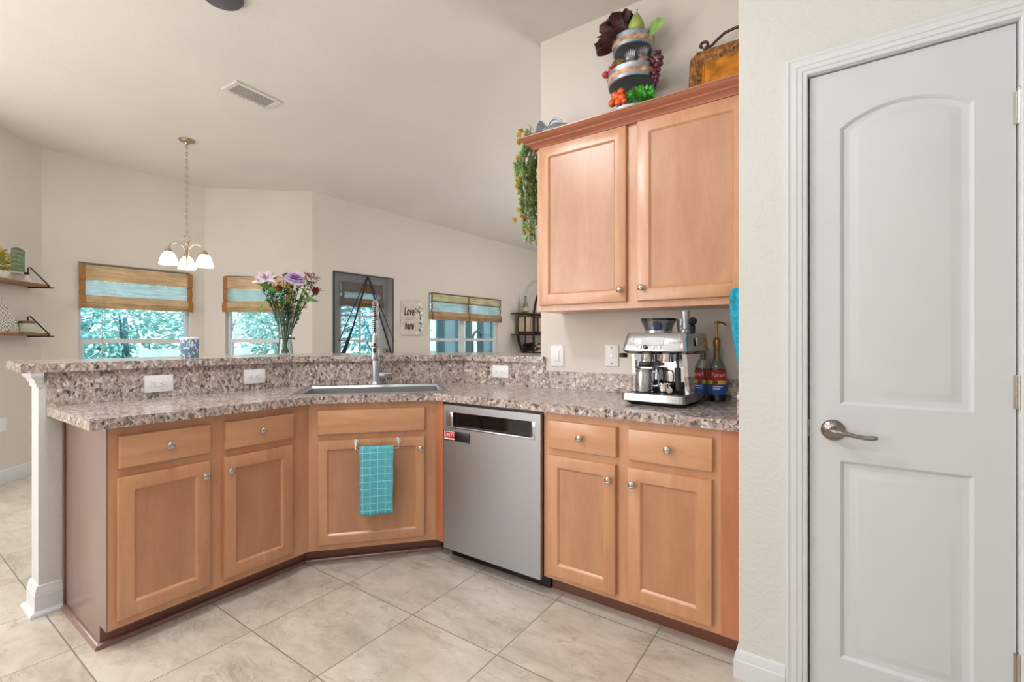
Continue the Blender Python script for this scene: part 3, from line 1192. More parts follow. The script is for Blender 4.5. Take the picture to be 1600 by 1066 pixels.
# spring path: up, over towards the user, down to the spray head
arc = []
for k in range(12):
    arc.append(Vector((0, 0, 0.235 + 0.165 * k / 11)))
for k in range(1, 17):
    a = PI * k / 16
    arc.append(Vector((0, -0.085 + 0.085 * math.cos(a), 0.40 + 0.110 * math.sin(a))))
for k in range(1, 5):
    arc.append(Vector((0, -0.17, 0.40 - 0.02 * k)))
mb = MB()
mb.tube(arc, 0.0075, 10)
mb.build('hose', 'rubber', tap)
L = [0.0]
for a, b in zip(arc, arc[1:]):
    L.append(L[-1] + (b - a).length)
tot = L[-1]
turns = 46
pts = []
for i in range(turns * 9 + 1):
    s = tot * i / (turns * 9)
    j = max(q for q in range(len(L)) if L[q] <= s + 1e-9)
    j = min(j, len(L) - 2)
    f = (s - L[j]) / (L[j + 1] - L[j])
    p = arc[j].lerp(arc[j + 1], f)
    tdir = (arc[min(j + 2, len(arc) - 1)] - arc[max(j - 1, 0)]).normalized()
    side = Vector((1, 0, 0))
    oth = tdir.cross(side)
    an = 2 * PI * i / 9
    pts.append(p + (side * math.cos(an) + oth * math.sin(an)) * 0.0155)
mb = MB()
mb.tube(pts, 0.0026, 5)
mb.build('spring', 'chrome', tap, 60)
mb = MB()
mb.lathe([(0.009, 0.325), (0.014, 0.318), (0.016, 0.30), (0.019, 0.285), (0.019, 0.20), (0.023, 0.185), (0.024, 0.165), (0.021, 0.158)], 20, Matrix.Translation((0, -0.17, 0)))
hs = mb.build('spray_head', 'steel', tap)
mb = MB()
mb.box(-0.008, 0.008, -0.197, -0.187, 0.245, 0.262, 0.003)
mb.box(-0.009, 0.009, -0.199, -0.187, 0.205, 0.232, 0.004)
mb.build('button', 'rubber', hs)
mb = MB()
mb.tube([(0, -0.015, 0.245), (0, -0.152, 0.245)], 0.006, 10)
mb.tube([(0.021 * math.cos(a), -0.17 + 0.021 * math.sin(a), 0.245) for a in [R(20 * i) for i in range(18)]], 0.005, 8, True)
mb.build('hose_holder', 'steel', tap)
mb = MB()
mb.tube([(0.02, 0, 0.052), (0.050, 0, 0.052)], 0.020, 18)
mb.tube([(0.012, -0.004, 0.064), (0.088, -0.010, 0.066)], 0.0105, 14)
mb.build('lever', 'steel', tap)

# ------------------------------------------------------------------ dishwasher
dw = thing('dishwasher', 'stainless steel dishwasher with a black pocket handle under the worktop', 'dishwasher', (-1.718, 1.857, 0), 0)
mb = MB()
mb.box(-0.016, 0.603, 0.001, 0.56, 0.085, 0.844)
mb.build('tub', 'black', dw, 0)
mb = MB()
mb.box(-0.016, 0.603, 0.06, 0.10, 0.0, 0.085)
mb.build('toe_panel', 'black', dw, 0)
mb = MB()
mb.slab([(0.0, 0.072), (0.600, 0.072), (0.600, 0.829), (0.0, 0.829)], [[(0.020, 0.716), (0.572, 0.716), (0.572, 0.793), (0.020, 0.793)]], -0.024, 0.0)
dp = mb.build('door', 'steel', dw, 0)
mb = MB()
mb.box(0.020, 0.572, -0.004, 0.0, 0.716, 0.793)
mb.build('handle_recess', 'black_gloss', dw, 0)
mb = MB()
mb.box(0.0205, 0.062, -0.021, -0.004, 0.7165, 0.7925, 0.002)
mb.box(0.548, 0.5715, -0.021, -0.004, 0.7165, 0.7925, 0.002)
mb.box(0.0205, 0.5715, -0.027, -0.012, 0.708, 0.7185, 0.003)
mb.build('handle_trim', 'steel_bright', dw)
mg = thing('sign_magnet', 'small black and red dishwasher magnet reading DIRTY', 'magnet', (-1.716, 1.8328, 0.644), 0)
mb = MB()
mb.box(0.002, 0.178, -0.004, 0.0, 0.0, 0.051, 0.001)
mb.build('strip', 'black', mg)
mb = MB()
mb.box(0.008, 0.080, -0.0046, -0.0041, 0.006, 0.048)
mb.build('border', 'white_ink', mg, 0)
mb = MB()
mb.box(0.011, 0.080, -0.0052, -0.0046, 0.013, 0.045)
mb.build('red_tile', 'red_label', mg, 0)
mb = MB()
text_mb(mb, 'DIRTY', 0.0235, lambda x, y, z: (0.046 + x, -0.0056, 0.029 + y), space=1.0)
mb.build('lettering', 'white_ink', mg, 0)

# ------------------------------------------------------------------ towel rail and towels
rail = thing('towel_rail', 'chrome over-door towel rail on the sink cabinet door', 'towel rail', (O.x, O.y, 0), DA)
mb = MB()
mb.tube([(0.237, -0.054, 0.622), (0.237, -0.058, 0.608), (0.240, -0.06, 0.606), (0.447, -0.06, 0.606), (0.45, -0.058, 0.608), (0.45, -0.054, 0.622)], 0.0032, 8)
mb.build('bar', 'chrome', rail)
for x in (0.237, 0.45):
    mb = MB()
    mb.box(x - 0.012, x + 0.012, -0.0245, -0.0205, 0.628, 0.6555, 0.0008)
    mb.box(x - 0.012, x + 0.012, -0.0245, 0.0, 0.653, 0.6555, 0.0008)
    mb.tube([(x, -0.024, 0.640), (x, -0.045, 0.638), (x, -0.054, 0.622)], 0.0032, 8)
    mb.lathe([(0.009, 0.0), (0.009, 0.004), (0.004, 0.006)], 14, Matrix.Translation((x, -0.0245, 0.640)) @ rot_to((0, -1, 0)))
    mb.build('hook', 'chrome', rail)


def cloth(width, ztop, zfront, zback, ybar, x0, name, mat, thick=0.006, seed=1, taper=0.0):
    rnd = random.Random(seed)
    mb = MB()
    cols, prof = 14, []
    n = 22
    for k in range(7):
        z = zback + (ztop - zback) * k / 6
        prof.append((0.009, z))
    for k in range(1, 6):
        a = PI * k / 6
        prof.append((0.009 * math.cos(a), ztop + 0.009 * math.sin(a)))
    for k in range(n + 1):
        z = ztop + (zfront - ztop) * k / n
        prof.append((-0.009 - 0.004 * math.sin(PI * k / n), z))
    ph = rnd.uniform(0, 6)
    outer, inner = [], []
    rows = []
    for (dy, z) in prof:
        tfrac = (ztop - z) / (ztop - zfront)
        w = width * (1 - taper * max(0, tfrac))
        rowa = []
        for c in range(cols + 1):
            u = c / cols
            x = x0 + (width - w) * 0.5 + w * u + 0.0015 * math.sin(z * 40 + u * 3)
            wob = 0.004 * math.sin(u * 7 + ph + z * 5) * min(1, max(0, tfrac) * 2.5)
            sg = -1 if dy < 0 else 1
            rowa.append((x, ybar + dy + (wob if dy < 0 else 0.3 * wob), z + (0.003 * math.sin(u * 9 + ph) if abs(z - zfront) < 1e-6 else 0)))
        rows.append(rowa)
    mb.loft(rows, False, False, False)
    o = mb.build(name, mat, None, 60)
    md = o.modifiers.new('thickness', 'SOLIDIFY')
    md.thickness = thick
    md.offset = 1
    return o


tw = cloth(0.168, 0.608, 0.272, 0.34, -0.06, 0.256, 'tea_towel', 'towel', 0.006, 3, 0.05)
place(tw, (O.x, O.y, 0), DA)
tag(tw, 'teal checked tea towel hanging over the sink cabinet rail', 'towel')

# turquoise towel hung on the pantry wall's side
mb = MB()
rows = []
for k in range(15):
    f = k / 14
    z = 1.375 - 0.345 * f
    wx = 0.066 * (1 - 0.72 * f ** 1.8) + 0.006
    wy = 0.060 * (1 - 0.25 * f)
    if k == 0:
        wx, wy = wx * 0.86, wy * 0.86
    row = []
    for i in range(22):
        a = 2 * PI * i / 22
        rr = 1 + 0.10 * math.sin(5 * a + 3 * f) + 0.05 * math.sin(9 * a)
        row.append((-0.293 - wx / 2 + wx / 2 * math.cos(a) * rr * 0.9, 2.06 + wy * math.sin(a) * rr, z))
    rows.append(row)
mb.loft(rows)
ht = mb.build('hand_towel', 'towel_plain', None, 60)
tag(ht, 'turquoise hand towel hanging beside the wall cabinet at the pantry wall', 'towel')

# ------------------------------------------------------------------ plates on the walls
def plate(name, label, cat, loc, rz, w, h, kind, group=None):
    t = thing(name, label, cat, loc, rz, group)
    mb = MB()
    mb.box(-w / 2, w / 2, -0.007, 0.0, -h / 2, h / 2, 0.0025)
    mb.build('cover', 'white_plastic', t)
    if kind == 'outlet':
        mb = MB()
        mb.box(-0.035, 0.035, -0.0088, -0.006, -0.0165, 0.0165, 0.001)
        mb.build('receptacle', 'white_plastic', t)
        for s in (-0.019, 0.019):
            mb = MB()
            mb.box(s - 0.004, s + 0.004, -0.0094, -0.0087, 0.005, 0.007)
            mb.box(s - 0.004, s + 0.004, -0.0094, -0.0087, -0.007, -0.005)
            mb.lathe([(0.0025, 0), (0.0025, 0.0006)], 10, Matrix.Translation((s - 0.011, -0.0088, 0)) @ rot_to((0, -1, 0)))
            mb.build('slots', 'slot', t, 0)
    elif kind == 'switch':
        mb = MB()
        mb.box(-0.017, 0.017, -0.0085, -0.006, -0.034, 0.034, 0.001)
        mb.box(-0.014, 0.014, -0.0115, -0.008, -0.030, 0.030, 0.0015)
        mb.build('rocker', 'white_plastic', t)
    elif kind == 'cable':
        mb = MB()
        mb.tube([(0, -0.005, 0), (0, -0.014, 0)], 0.0055, 12)
        mb.build('socket', 'nickel', t)
        for z in (-0.042, 0.042):
            mb = MB()
            mb.lathe([(0.0035, 0), (0.0035, 0.0014)], 12, Matrix.Translation((0, -0.007, z)) @ rot_to((0, -1, 0)))
            mb.build('screw', 'slot', t)
    return t


plate('wall_outlet', 'white outlet on the splashback nearest the open end of the bar', 'outlet', (-2.783, 0.914, 0.953), R(90), 0.121, 0.084, 'outlet', 'splashback outlets')
plate('wall_outlet', 'white outlet on the splashback to the left of the sink', 'outlet', (-2.783, 1.380, 0.958), R(90), 0.121, 0.082, 'outlet', 'splashback outlets')
plate('wall_outlet', 'white outlet on the splashback above the dishwasher', 'outlet', (-1.770, 2.418, 0.967), 0, 0.128, 0.078, 'outlet', 'splashback outlets')
plate('light_switch', 'white rocker light switch at the end of the kitchen wall', 'light switch', (-1.363, 2.43, 1.075), 0, 0.086, 0.122, 'switch')
plate('cable_plate', 'white cable socket plate beside the coffee machine', 'wall plate', (-1.021, 2.43, 1.084), 0, 0.077, 0.118, 'cable')
sq = W1 + Vector((0.7071, -0.7071)) * 0.40
plate('wall_outlet', 'white outlet low on the nook wall under the shelves', 'outlet', (sq.x, sq.y, 0.482), R(135), 0.075, 0.115, 'plain')

# ------------------------------------------------------------------ coffee machine
EX = thing('espresso_machine', 'stainless steel espresso machine with bean hopper on the worktop', 'coffee machine', (-0.806, 2.022, ZC), R(-4.4))


def rr(x0, x1, y0, y1, z, r, n=5):
    pts = []
    for cx, cy, a0 in ((x1 - r, y0 + r, -90), (x1 - r, y1 - r, 0), (x0 + r, y1 - r, 90), (x0 + r, y0 + r, 180)):
        for k in range(n + 1):
            a = R(a0 + 90 * k / n)
            pts.append((cx + r * math.cos(a), cy + r * math.sin(a), z))
    return pts


mb = MB()
mb.loft([rr(0.03, 0.25, 0.03, 0.29, 0.0, 0.02), rr(0.02, 0.26, 0.02, 0.295, 0.004, 0.02), rr(0.002, 0.278, 0.002, 0.30, 0.017, 0.02)])
mb.build('foot_base', 'rubber', EX)
mb = MB()
mb.loft([rr(-0.002, 0.282, -0.002, 0.302, 0.017, 0.022), rr(-0.004, 0.284, -0.004, 0.302, 0.02, 0.022), rr(-0.001, 0.281, -0.001, 0.302, 0.05, 0.02), rr(0.003, 0.277, 0.003, 0.298, 0.0535, 0.018)])
dt = mb.build('drip_tray', 'steel_bright', EX)
mb = MB()
for k in range(11):
    mb.box(0.03 + 0.02 * k, 0.042 + 0.02 * k, 0.02, 0.13, 0.0535, 0.056, 0.0008)
mb.build('grille', 'black', dt)
mb = MB()
mb.box(0.012, 0.268, 0.15, 0.295, 0.05, 0.245)
mb.build('back_body', 'black', EX, 0)
mb = MB()
mb.loft([[(0.262, y, z) for y, z in ((0.075, 0.05), (0.30, 0.05), (0.30, 0.25), (0.03, 0.25), (0.05, 0.16))],
         [(0.279, y, z) for y, z in ((0.080, 0.05), (0.30, 0.05), (0.30, 0.25), (0.035, 0.25), (0.055, 0.16))]])
mb.loft([[(0.001, y, z) for y, z in ((0.13, 0.05), (0.30, 0.05), (0.30, 0.25), (0.10, 0.25))], [(0.016, y, z) for y, z in ((0.13, 0.05), (0.30, 0.05), (0.30, 0.25), (0.10, 0.25))]])
mb.box(0.016, 0.262, 0.144, 0.15, 0.10, 0.235)
mb.build('side_panels', 'chrome', EX, 30)
mb = MB()
mb.loft([rr(0.012, 0.285, 0.020, 0.302, 0.226, 0.03), rr(-0.002, 0.297, -0.006, 0.304, 0.240, 0.03), rr(-0.001, 0.296, -0.006, 0.304, 0.248, 0.03), rr(0.012, 0.286, 0.020, 0.304, 0.314, 0.024), rr(0.018, 0.280, 0.026, 0.300, 0.319, 0.02)])
mb.build('head', 'steel_bright', EX, 40)


def onhead(x, z, d=0.0):                     # point on the sloped front of the head
    f = (z - 0.248) / (0.314 - 0.248)
    return (x, -0.006 + 0.026 * f - d, z)


mb = MB()
loops = []
for d, o in ((0.0, 0.0), (0.0025, 0.002)):
    loops.append([onhead(0.092 + o, 0.264 + o, d), onhead(0.196 - o, 0.264 + o, d), onhead(0.196 - o, 0.300 - o, d), onhead(0.092 + o, 0.300 - o, d)])
mb.loft(loops)
mb.build('display', 'lcd', EX, 0)
tilt = Vector((0, -0.066, 0.026)).normalized()
nrm = Vector((0, -0.066, 0.026)).normalized()
for k, x in enumerate((0.090, 0.117, 0.148, 0.176)):
    mb = MB()
    mb.lathe([(0.009, 0.0), (0.009, 0.004), (0.0075, 0.005), (0.007, 0.0045), (0.0, 0.0045)] if k != 1 else [(0.0095, 0.0), (0.009, 0.010), (0.007, 0.012), (0.0, 0.012)], 16, Matrix.Translation(onhead(x, 0.2545, -0.001)) @ rot_to(nrm))
    mb.build('button', 'black' if k == 1 else 'steel', EX)
mb = MB()
c = Vector(onhead(0.044, 0.283, 0.001))
mb.tube([c + Vector((0.013 * math.cos(R(24 * i)), 0.013 * math.sin(R(24 * i)) * 0.37, 0.013 * math.sin(R(24 * i)) * 0.93)) for i in range(15)], 0.0016, 6, True)
for a in (45, 135):
    u = Vector((math.cos(R(a)), math.sin(R(a)) * 0.37, math.sin(R(a)) * 0.93)) * 0.011
    mb.tube([c - u, c + u], 0.002, 6)
mb.build('power_button', 'white_ink', EX)
mb = MB()
text_mb(mb, 'Breville', 0.019, lambda x, y, z: tuple(Vector(onhead(0.243 + x, 0.278 + y * 0.93, 0.0008))))
mb.build('lettering', 'gold_ink', EX, 0)
mb = MB()
mb.lathe([(0.055, 0.319), (0.058, 0.326), (0.060, 0.334), (0.070, 0.360), (0.079, 0.374), (0.079, 0.380), (0.076, 0.382)], 32, Matrix.Translation((0.112, 0.15, 0)), True, False)
hop = mb.build('bean_hopper', 'hopper', EX)
mb = MB()
mb.lathe([(0.079, 0.376), (0.081, 0.378), (0.080, 0.385), (0.03, 0.388), (0.0, 0.388)], 32, Matrix.Translation((0.112, 0.15, 0)))
mb.build('hopper_lid', 'black_gloss', hop)
mb = MB()
mb.lathe([(0.062, 0.3195), (0.062, 0.33), (0.052, 0.333)], 32, Matrix.Translation((0.112, 0.15, 0)))
mb.build('hopper_collar', 'steel_bright', hop)
mb = MB()
mb.ball((0.112, 0.13, 0.350), 0.026, (1, 1, 0.9))
mb.build('bean_feeder', 'blue_label', hop)
for x, r in ((0.085, 0.027), (0.178, 0.034)):
    mb = MB()
    mb.lathe([(r, 0.19), (r, 0.22), (r * 1.1, 0.226), (r * 1.1, 0.238)], 24, Matrix.Translation((x, 0.085, 0)))
    mb.build('group_head' if r > 0.03 else 'grinder_outlet', 'chrome', EX)
mb = MB()
mb.box(0.055, 0.115, 0.06, 0.145, 0.165, 0.19, 0.006)
mb.build('grinder_cradle', 'black', EX)
mb = MB()
mb.tube([(0.238, 0.05, 0.235), (0.240, 0.035, 0.20), (0.246, 0.028, 0.17)], 0.006, 10)
mb.tube([(0.246, 0.028, 0.17), (0.250, 0.026, 0.075)], 0.0125, 14)
mb.build('steam_wand', 'rubber', EX)
mb = MB()
mb.lathe([(0.019, 0), (0.019, 0.01), (0.014, 0.014), (0.0, 0.014)], 20, Matrix.Translation((0.222, 0.140, 0.185)) @ rot_to((0, -1, 0)))
mb.build('water_dial', 'white_plastic', EX)
mb = MB()
mb.box(0.2965, 0.303, 0.10, 0.15, 0.262, 0.298, 0.004)
mb.build('steam_dial', 'steel_bright', EX)
mb = MB()
mb.box(-0.014, -0.0015, 0.10, 0.15, 0.262, 0.290, 0.004)
mb.build('side_knob', 'steel', EX)
mb = MB()
mb.lathe([(0.034, 0.0), (0.034, 0.03), (0.026, 0.036), (0.0, 0.036)], 20, Matrix.Translation((-0.004, 0.03, 0.208)) @ Matrix.Rotation(0, 4, 'X') @ Matrix.Scale(0.55, 4))
mb.build('tool_holder', 'black', EX)


def exw(x, y, z):                            # coffee machine frame -> world
    c, s = math.cos(R(-4.4)), math.sin(R(-4.4))
    return (-0.806 + c * x - s * y, 2.022 + s * x + c * y, ZC + z)


# milk jug on the drip tray
jg = thing('milk_jug', 'steel milk jug standing on the coffee machine tray', 'jug', exw(0.086, 0.056, 0.0562), R(-4.4))
mb = MB()
mb.lathe([(0.037, 0.0), (0.0405, 0.004), (0.0415, 0.02), (0.041, 0.06), (0.038, 0.085), (0.0375, 0.094), (0.0395, 0.102), (0.038, 0.1025), (0.036, 0.094), (0.0365, 0.085), (0.039, 0.06), (0.039, 0.02), (0.036, 0.006)], 32)
mb.build('bowl', 'steel_bright', jg)
mb = MB()
mb.tube([(0.037, 0, 0.088), (0.058, 0.0, 0.088), (0.066, 0.0, 0.075), (0.066, 0, 0.04), (0.058, 0, 0.028), (0.040, 0, 0.028)], 0.0045, 8)
mb.build('handle', 'steel_bright', jg)
# portafilter lying on the tray
pf = thing('portafilter', 'coffee portafilter with black handle lying on the machine tray', 'portafilter', exw(0.168, 0.085, 0.0562), R(-4.4))
mb = MB()
mb.lathe([(0.028, 0.002), (0.030, 0.004), (0.032, 0.03), (0.034, 0.031), (0.034, 0.037), (0.030, 0.037), (0.029, 0.02), (0.0, 0.02)], 24)
mb.build('basket', 'chrome', pf)
mb = MB()
mb.tube([(0.018, -0.024, 0.024), (0.032, -0.046, 0.022), (0.046, -0.072, 0.019)], [0.009, 0.012, 0.013], 14)
mb.build('handle', 'black', pf)
mb = MB()
mb.tube([(0.0465, -0.073, 0.0188), (0.051, -0.081, 0.018)], [0.0135, 0.0125], 16)
mb.build('end_cap', 'chrome', pf)
# cups of glass and tamper on the machine's top
gl = thing('glass_cup', 'small clear glass cup with handle on top of the coffee machine', 'glass', exw(0.224, 0.165, 0.3192), R(-4.4))
mb = MB()
mb.lathe([(0.022, 0.0), (0.027, 0.003), (0.031, 0.03), (0.032, 0.062), (0.0305, 0.062), (0.0295, 0.03), (0.025, 0.006), (0.0, 0.005)], 24, None, True, False)
mb.build('bowl', 'clear', gl)
mb = MB()
mb.tube([(0.030, 0, 0.052), (0.046, 0, 0.050), (0.05, 0, 0.035), (0.044, 0, 0.02), (0.030, 0, 0.016)], 0.004, 8)
mb.build('handle', 'clear', gl)
tm = thing('tamper', 'silver coffee tamper standing on top of the coffee machine', 'tamper', exw(0.262, 0.075, 0.3185), 0)
mb = MB()
mb.lathe([(0.019, 0), (0.020, 0.002), (0.020, 0.012), (0.0125, 0.018), (0.0115, 0.03), (0.014, 0.05), (0.0185, 0.083), (0.0185, 0.09), (0.014, 0.096), (0.0, 0.097)], 24)
tag(mb.build('body', 'steel', tm))
bb = thing('cleaning_brush', 'black round brush behind the silver tamper', 'brush', exw(0.275, 0.125, 0.3192), 0)
mb = MB()
mb.lathe([(0.012, 0), (0.012, 0.03), (0.008, 0.034)], 14)
mb.build('handle', 'black', bb)
mb = MB()
mb.ball((0, 0, 0.05), 0.02, (1, 1, 0.9), 12, 8)
mb.build('head', 'rubber', bb)


# syrup bottles
def bottle(label, loc, pump, rz):
    t = thing('syrup_bottle', label, 'bottle', loc, rz)
    mb = MB()
    mb.lathe([(0.037, 0.0), (0.0405, 0.004), (0.0405, 0.148), (0.0385, 0.160), (0.030, 0.180), (0.020, 0.198), (0.0165, 0.212), (0.0155, 0.270), (0.0165, 0.272), (0.0165, 0.278)], 28, None, True, False)
    mb.build('glass', 'clear', t)
    mb = MB()
    mb.lathe([(0.0355, 0.003), (0.039, 0.006), (0.039, 0.146), (0.037, 0.152), (0.0, 0.152)], 28)
    mb.build('syrup', 'syrup', t)

    def band(z0, z1, mat, nm, r=0.0412):
        mb = MB()
        n = 24
        pts0 = [(r * math.cos(R(-190 + 200 * k / n)), r * math.sin(R(-190 + 200 * k / n))) for k in range(n + 1)]
        pts1 = [(x * (r - 0.0005) / r, y * (r - 0.0005) / r) for x, y in pts0]
        mb.loft([[(x, y, z0) for x, y in pts0 + pts1[::-1]], [(x, y, z1) for x, y in pts0 + pts1[::-1]]])
        return mb.build(nm, mat, t, 40)

    def curl(x, y, z, cx, cz, a0=-90, r=0.0418):
        a = R(a0) + (x + cx) / r
        return (r * math.cos(a), r * math.sin(a), cz + y)

    band(0.098, 0.146, 'red_label', 'red_band')
    band(0.081, 0.098, 'yellow_label', 'yellow_band')
    band(0.033, 0.081, 'blue_label', 'blue_band')
    mb = MB()
    text_mb(mb, 'Torani', 0.025, lambda x, y, z: curl(x, y, z, 0.0, 0.124), shear=0.25)
    mb.build('lettering', 'white_ink', t, 0)
    mb = MB()
    n = 10
    for (z, a, b) in ((0.070, -0.022, 0.022), (0.060, -0.022, 0.010)):
        lo, hi = [], []
        for k in range(n + 1):
            x = a + (b - a) * k / n
            lo.append(curl(x, 0, 0, 0, z - 0.002))
            hi.append(curl(x, 0, 0, 0, z + 0.002))
        mb.loft([lo, hi], False, False, False)
    mb.build('small_print', 'white_ink', t, 0)
    mb = MB()
    mb.loft([[curl(0.012 * math.cos(R(30 * k)), 0.013 * math.sin(R(30 * k)), 0, -0.012, 0.090, -90, 0.0422) for k in range(12)], [curl(0.006 * math.cos(R(30 * k)), 0.007 * math.sin(R(30 * k)), 0, -0.012, 0.090, -90, 0.0424) for k in range(12)]], False, True)
    mb.build('badge', 'dried', t, 0)
    if pump:
        mb = MB()
        mb.lathe([(0.0175, 0.255), (0.0175, 0.284), (0.012, 0.292), (0.008, 0.300), (0.0052, 0.318), (0.0052, 0.360), (0.008, 0.362), (0.008, 0.370), (0.0, 0.371)], 18)
        mb.tube([(-0.012, 0, 0.368), (0.0, 0, 0.370), (0.020, 0, 0.369), (0.034, 0, 0.362), (0.040, 0, 0.352)], [0.003, 0.006, 0.005, 0.0045, 0.003], 10)
        mb.lathe([(0.012, 0.19), (0.012, 0.255)], 14)
        mb.build('pump', 'gold', t)
    else:
        mb = MB()
        mb.lathe([(0.018, 0.262), (0.018, 0.284), (0.0, 0.285)], 18)
        mb.build('cap', 'red_label', t)
    return t


bottle('syrup bottle with gold pump beside the coffee machine', (-0.470, 2.362, ZC + 0.0008), True, R(18))

# ------------------------------------------------------------------ on top of the wall cabinet
ZK = 1.322 + HU + 0.001
ty = 2.30
tx = -0.855
tr = thing('tiered_tray', 'three-tier galvanised tray on top of the wall cabinet', 'tiered tray', (tx, ty, ZK), 0)


def pan(z, r, h):
    mb = MB()
    mb.lathe([(r - 0.006, z), (r, z + 0.004), (r + 0.002, z + h * 0.30), (r + 0.002, z + h * 0.30)], 40, None, True, False)
    mb.lathe([(r + 0.002, z + h * 0.66), (r + 0.004, z + h * 0.97), (r + 0.006, z + h), (r + 0.003, z + h * 1.01), (r - 0.004, z + h * 0.9), (r - 0.008, z + 0.01), (0, z + 0.008)], 40, None, False, False)
    p = mb.build('tray', 'galv', tr, 40)
    mb = MB()
    mb.lathe([(r + 0.002, z + h * 0.30), (r + 0.003, z + h * 0.31), (r + 0.0036, z + h * 0.65), (r + 0.002, z + h * 0.66)], 40, None, False, False)
    mb.build('band', 'galv_band', p, 40)
    mb = MB()
    mb.lathe([(r - 0.007, z - 0.001), (0.0, z - 0.001)], 40, None, False, False)
    mb.build('underside', 'galv_shade', p, 0)
    return p


pan(0.012, 0.125, 0.088)
pan(0.238, 0.122, 0.066)
pan(0.412, 0.100, 0.062)
mb = MB()
mb.tube([(0, 0, 0.005), (0, 0, 0.50)], 0.007, 10)
mb.build('pole', 'galv', tr)


def blob_leaves(mb, c, rad, n, ln, wd, seed, flat=0.3):
    rnd = random.Random(seed)
    for _ in range(n):
        v = Vector((rnd.gauss(0, 1), rnd.gauss(0, 1), rnd.gauss(0, 1))).normalized()
        q = rnd.random() ** 0.4
        p = Vector(c) + Vector((v.x * rad[0], v.y * rad[1], v.z * rad[2])) * q
        d = (v + Vector((rnd.uniform(-.6, .6), rnd.uniform(-.6, .6), rnd.uniform(-.4, .6)))).normalized()
        mb.leaf(p, d, Vector((rnd.uniform(-1, 1), rnd.uniform(-1, 1), 1)), ln * rnd.uniform(.7, 1.3), wd * rnd.uniform(.7, 1.3), rnd.uniform(-.2, .35))
    return mb


def ruffle(mb, base, d, length, width, seed, cup=0.35, amp=0.12):
    """a crinkled lettuce leaf as a curved grid"""
    rnd = random.Random(seed)
    d = Vector(d).normalized()
    s = d.cross(Vector((0, 0, 1)))
    s = s.normalized() if s.length > 1e-4 else Vector((1, 0, 0))
    n = s.cross(d).normalized()
    rows = []
    p1, p2 = rnd.uniform(0, 6), rnd.uniform(0, 6)
    for i in range(9):
        u = i / 8
        w = width * (0.25 + 0.9 * math.sin(PI * min(1, u * 0.62 + 0.12)))
        row = []
        for j in range(11):
            v = j / 10 * 2 - 1
            rf = amp * length * abs(v) * (0.3 + u) * math.sin(v * 9 + p1 + u * 5) + amp * length * u * math.sin(v * 6 + p2)
            pt = Vector(base) + d * length * (u + 0.08 * math.sin(v * 8 + p2) * u) + s * w * 0.5 * v + n * (rf * 0.5 - cup * length * u * u * 0.5 + cup * width * 0.5 * v * v)
            row.append(tuple(pt))
        rows.append(row)
    mb.loft(rows, False, False, False)
    return mb


zt = ZK + 0.400
o = MB()
for k, (dx, dy, dz, ln, w) in enumerate(((-0.7, -0.4, 0.9, 0.14, 0.11), (-1, -0.3, 0.15, 0.13, 0.11), (-0.3, -0.6, 1, 0.14, 0.12), (0.3, -0.2, 1.2, 0.15, 0.10), (-0.9, 0.3, 0.7, 0.14, 0.11), (-0.8, -0.7, 0.25, 0.12, 0.11), (0.1, 0.4, 1, 0.14, 0.11))):
    ruffle(o, (0, 0, 0), (dx, dy, dz), ln, w, 40 + k, 0.35, 0.24)
lt = o.build('red_lettuce', 'lettuce_red', None, 60, True)
place(lt, (tx - 0.045, ty - 0.025, zt + 0.055))
tag(lt, 'dark red lettuce on the top tier of the galvanised tray', 'lettuce')


def pear(label, loc, sc, tilt):
    t = thing('pear', label, 'pear', loc, tilt, 'pears on the top tier')
    mb = MB()
    mb.lathe([(0.004, 0.0), (0.022, 0.004), (0.036, 0.020), (0.039, 0.036), (0.033, 0.056), (0.023, 0.074), (0.017, 0.088), (0.010, 0.096), (0.002, 0.098)], 20, Matrix.Scale(sc, 4))
    mb.build('fruit', 'pear', t, 60)
    mb = MB()
    mb.tube([(0, 0, 0.096 * sc), (0.004, 0, 0.108 * sc), (0.009, 0, 0.116 * sc)], 0.002, 6)
    mb.build('stem', 'stem', t)
    return t


pear('large green pear leaning on the top tier beside dark lettuce', (tx + 0.036, ty - 0.05, zt + 0.075), 1.0, 0)
pear('smaller green pear on the top tier beside the big leaf', (tx + 0.080, ty - 0.005, zt + 0.045), 0.62, 1)
fl = MB()
rows = []
for i in range(9):
    u = i / 8
    w = 0.034 * math.sin(PI * (0.08 + 0.88 * u)) ** 0.6
    rows.append([(0.085 * u, -0.012 * math.sin(3 * u), v * w + 0.02 * u) for v in (-1, -0.5, 0, 0.5, 1)])
for r_ in rows:
    r_[2] = (r_[2][0], r_[2][1] + 0.004, r_[2][2])
fl.loft(rows, False, False, False)
fo = fl.build('fruit_leaf', 'leaf_faux', None, 60)
place(fo, (tx + 0.088, ty - 0.03, zt + 0.068), R(-10))
tag(fo, 'big round green leaf sticking out beside the pears', 'leaf')

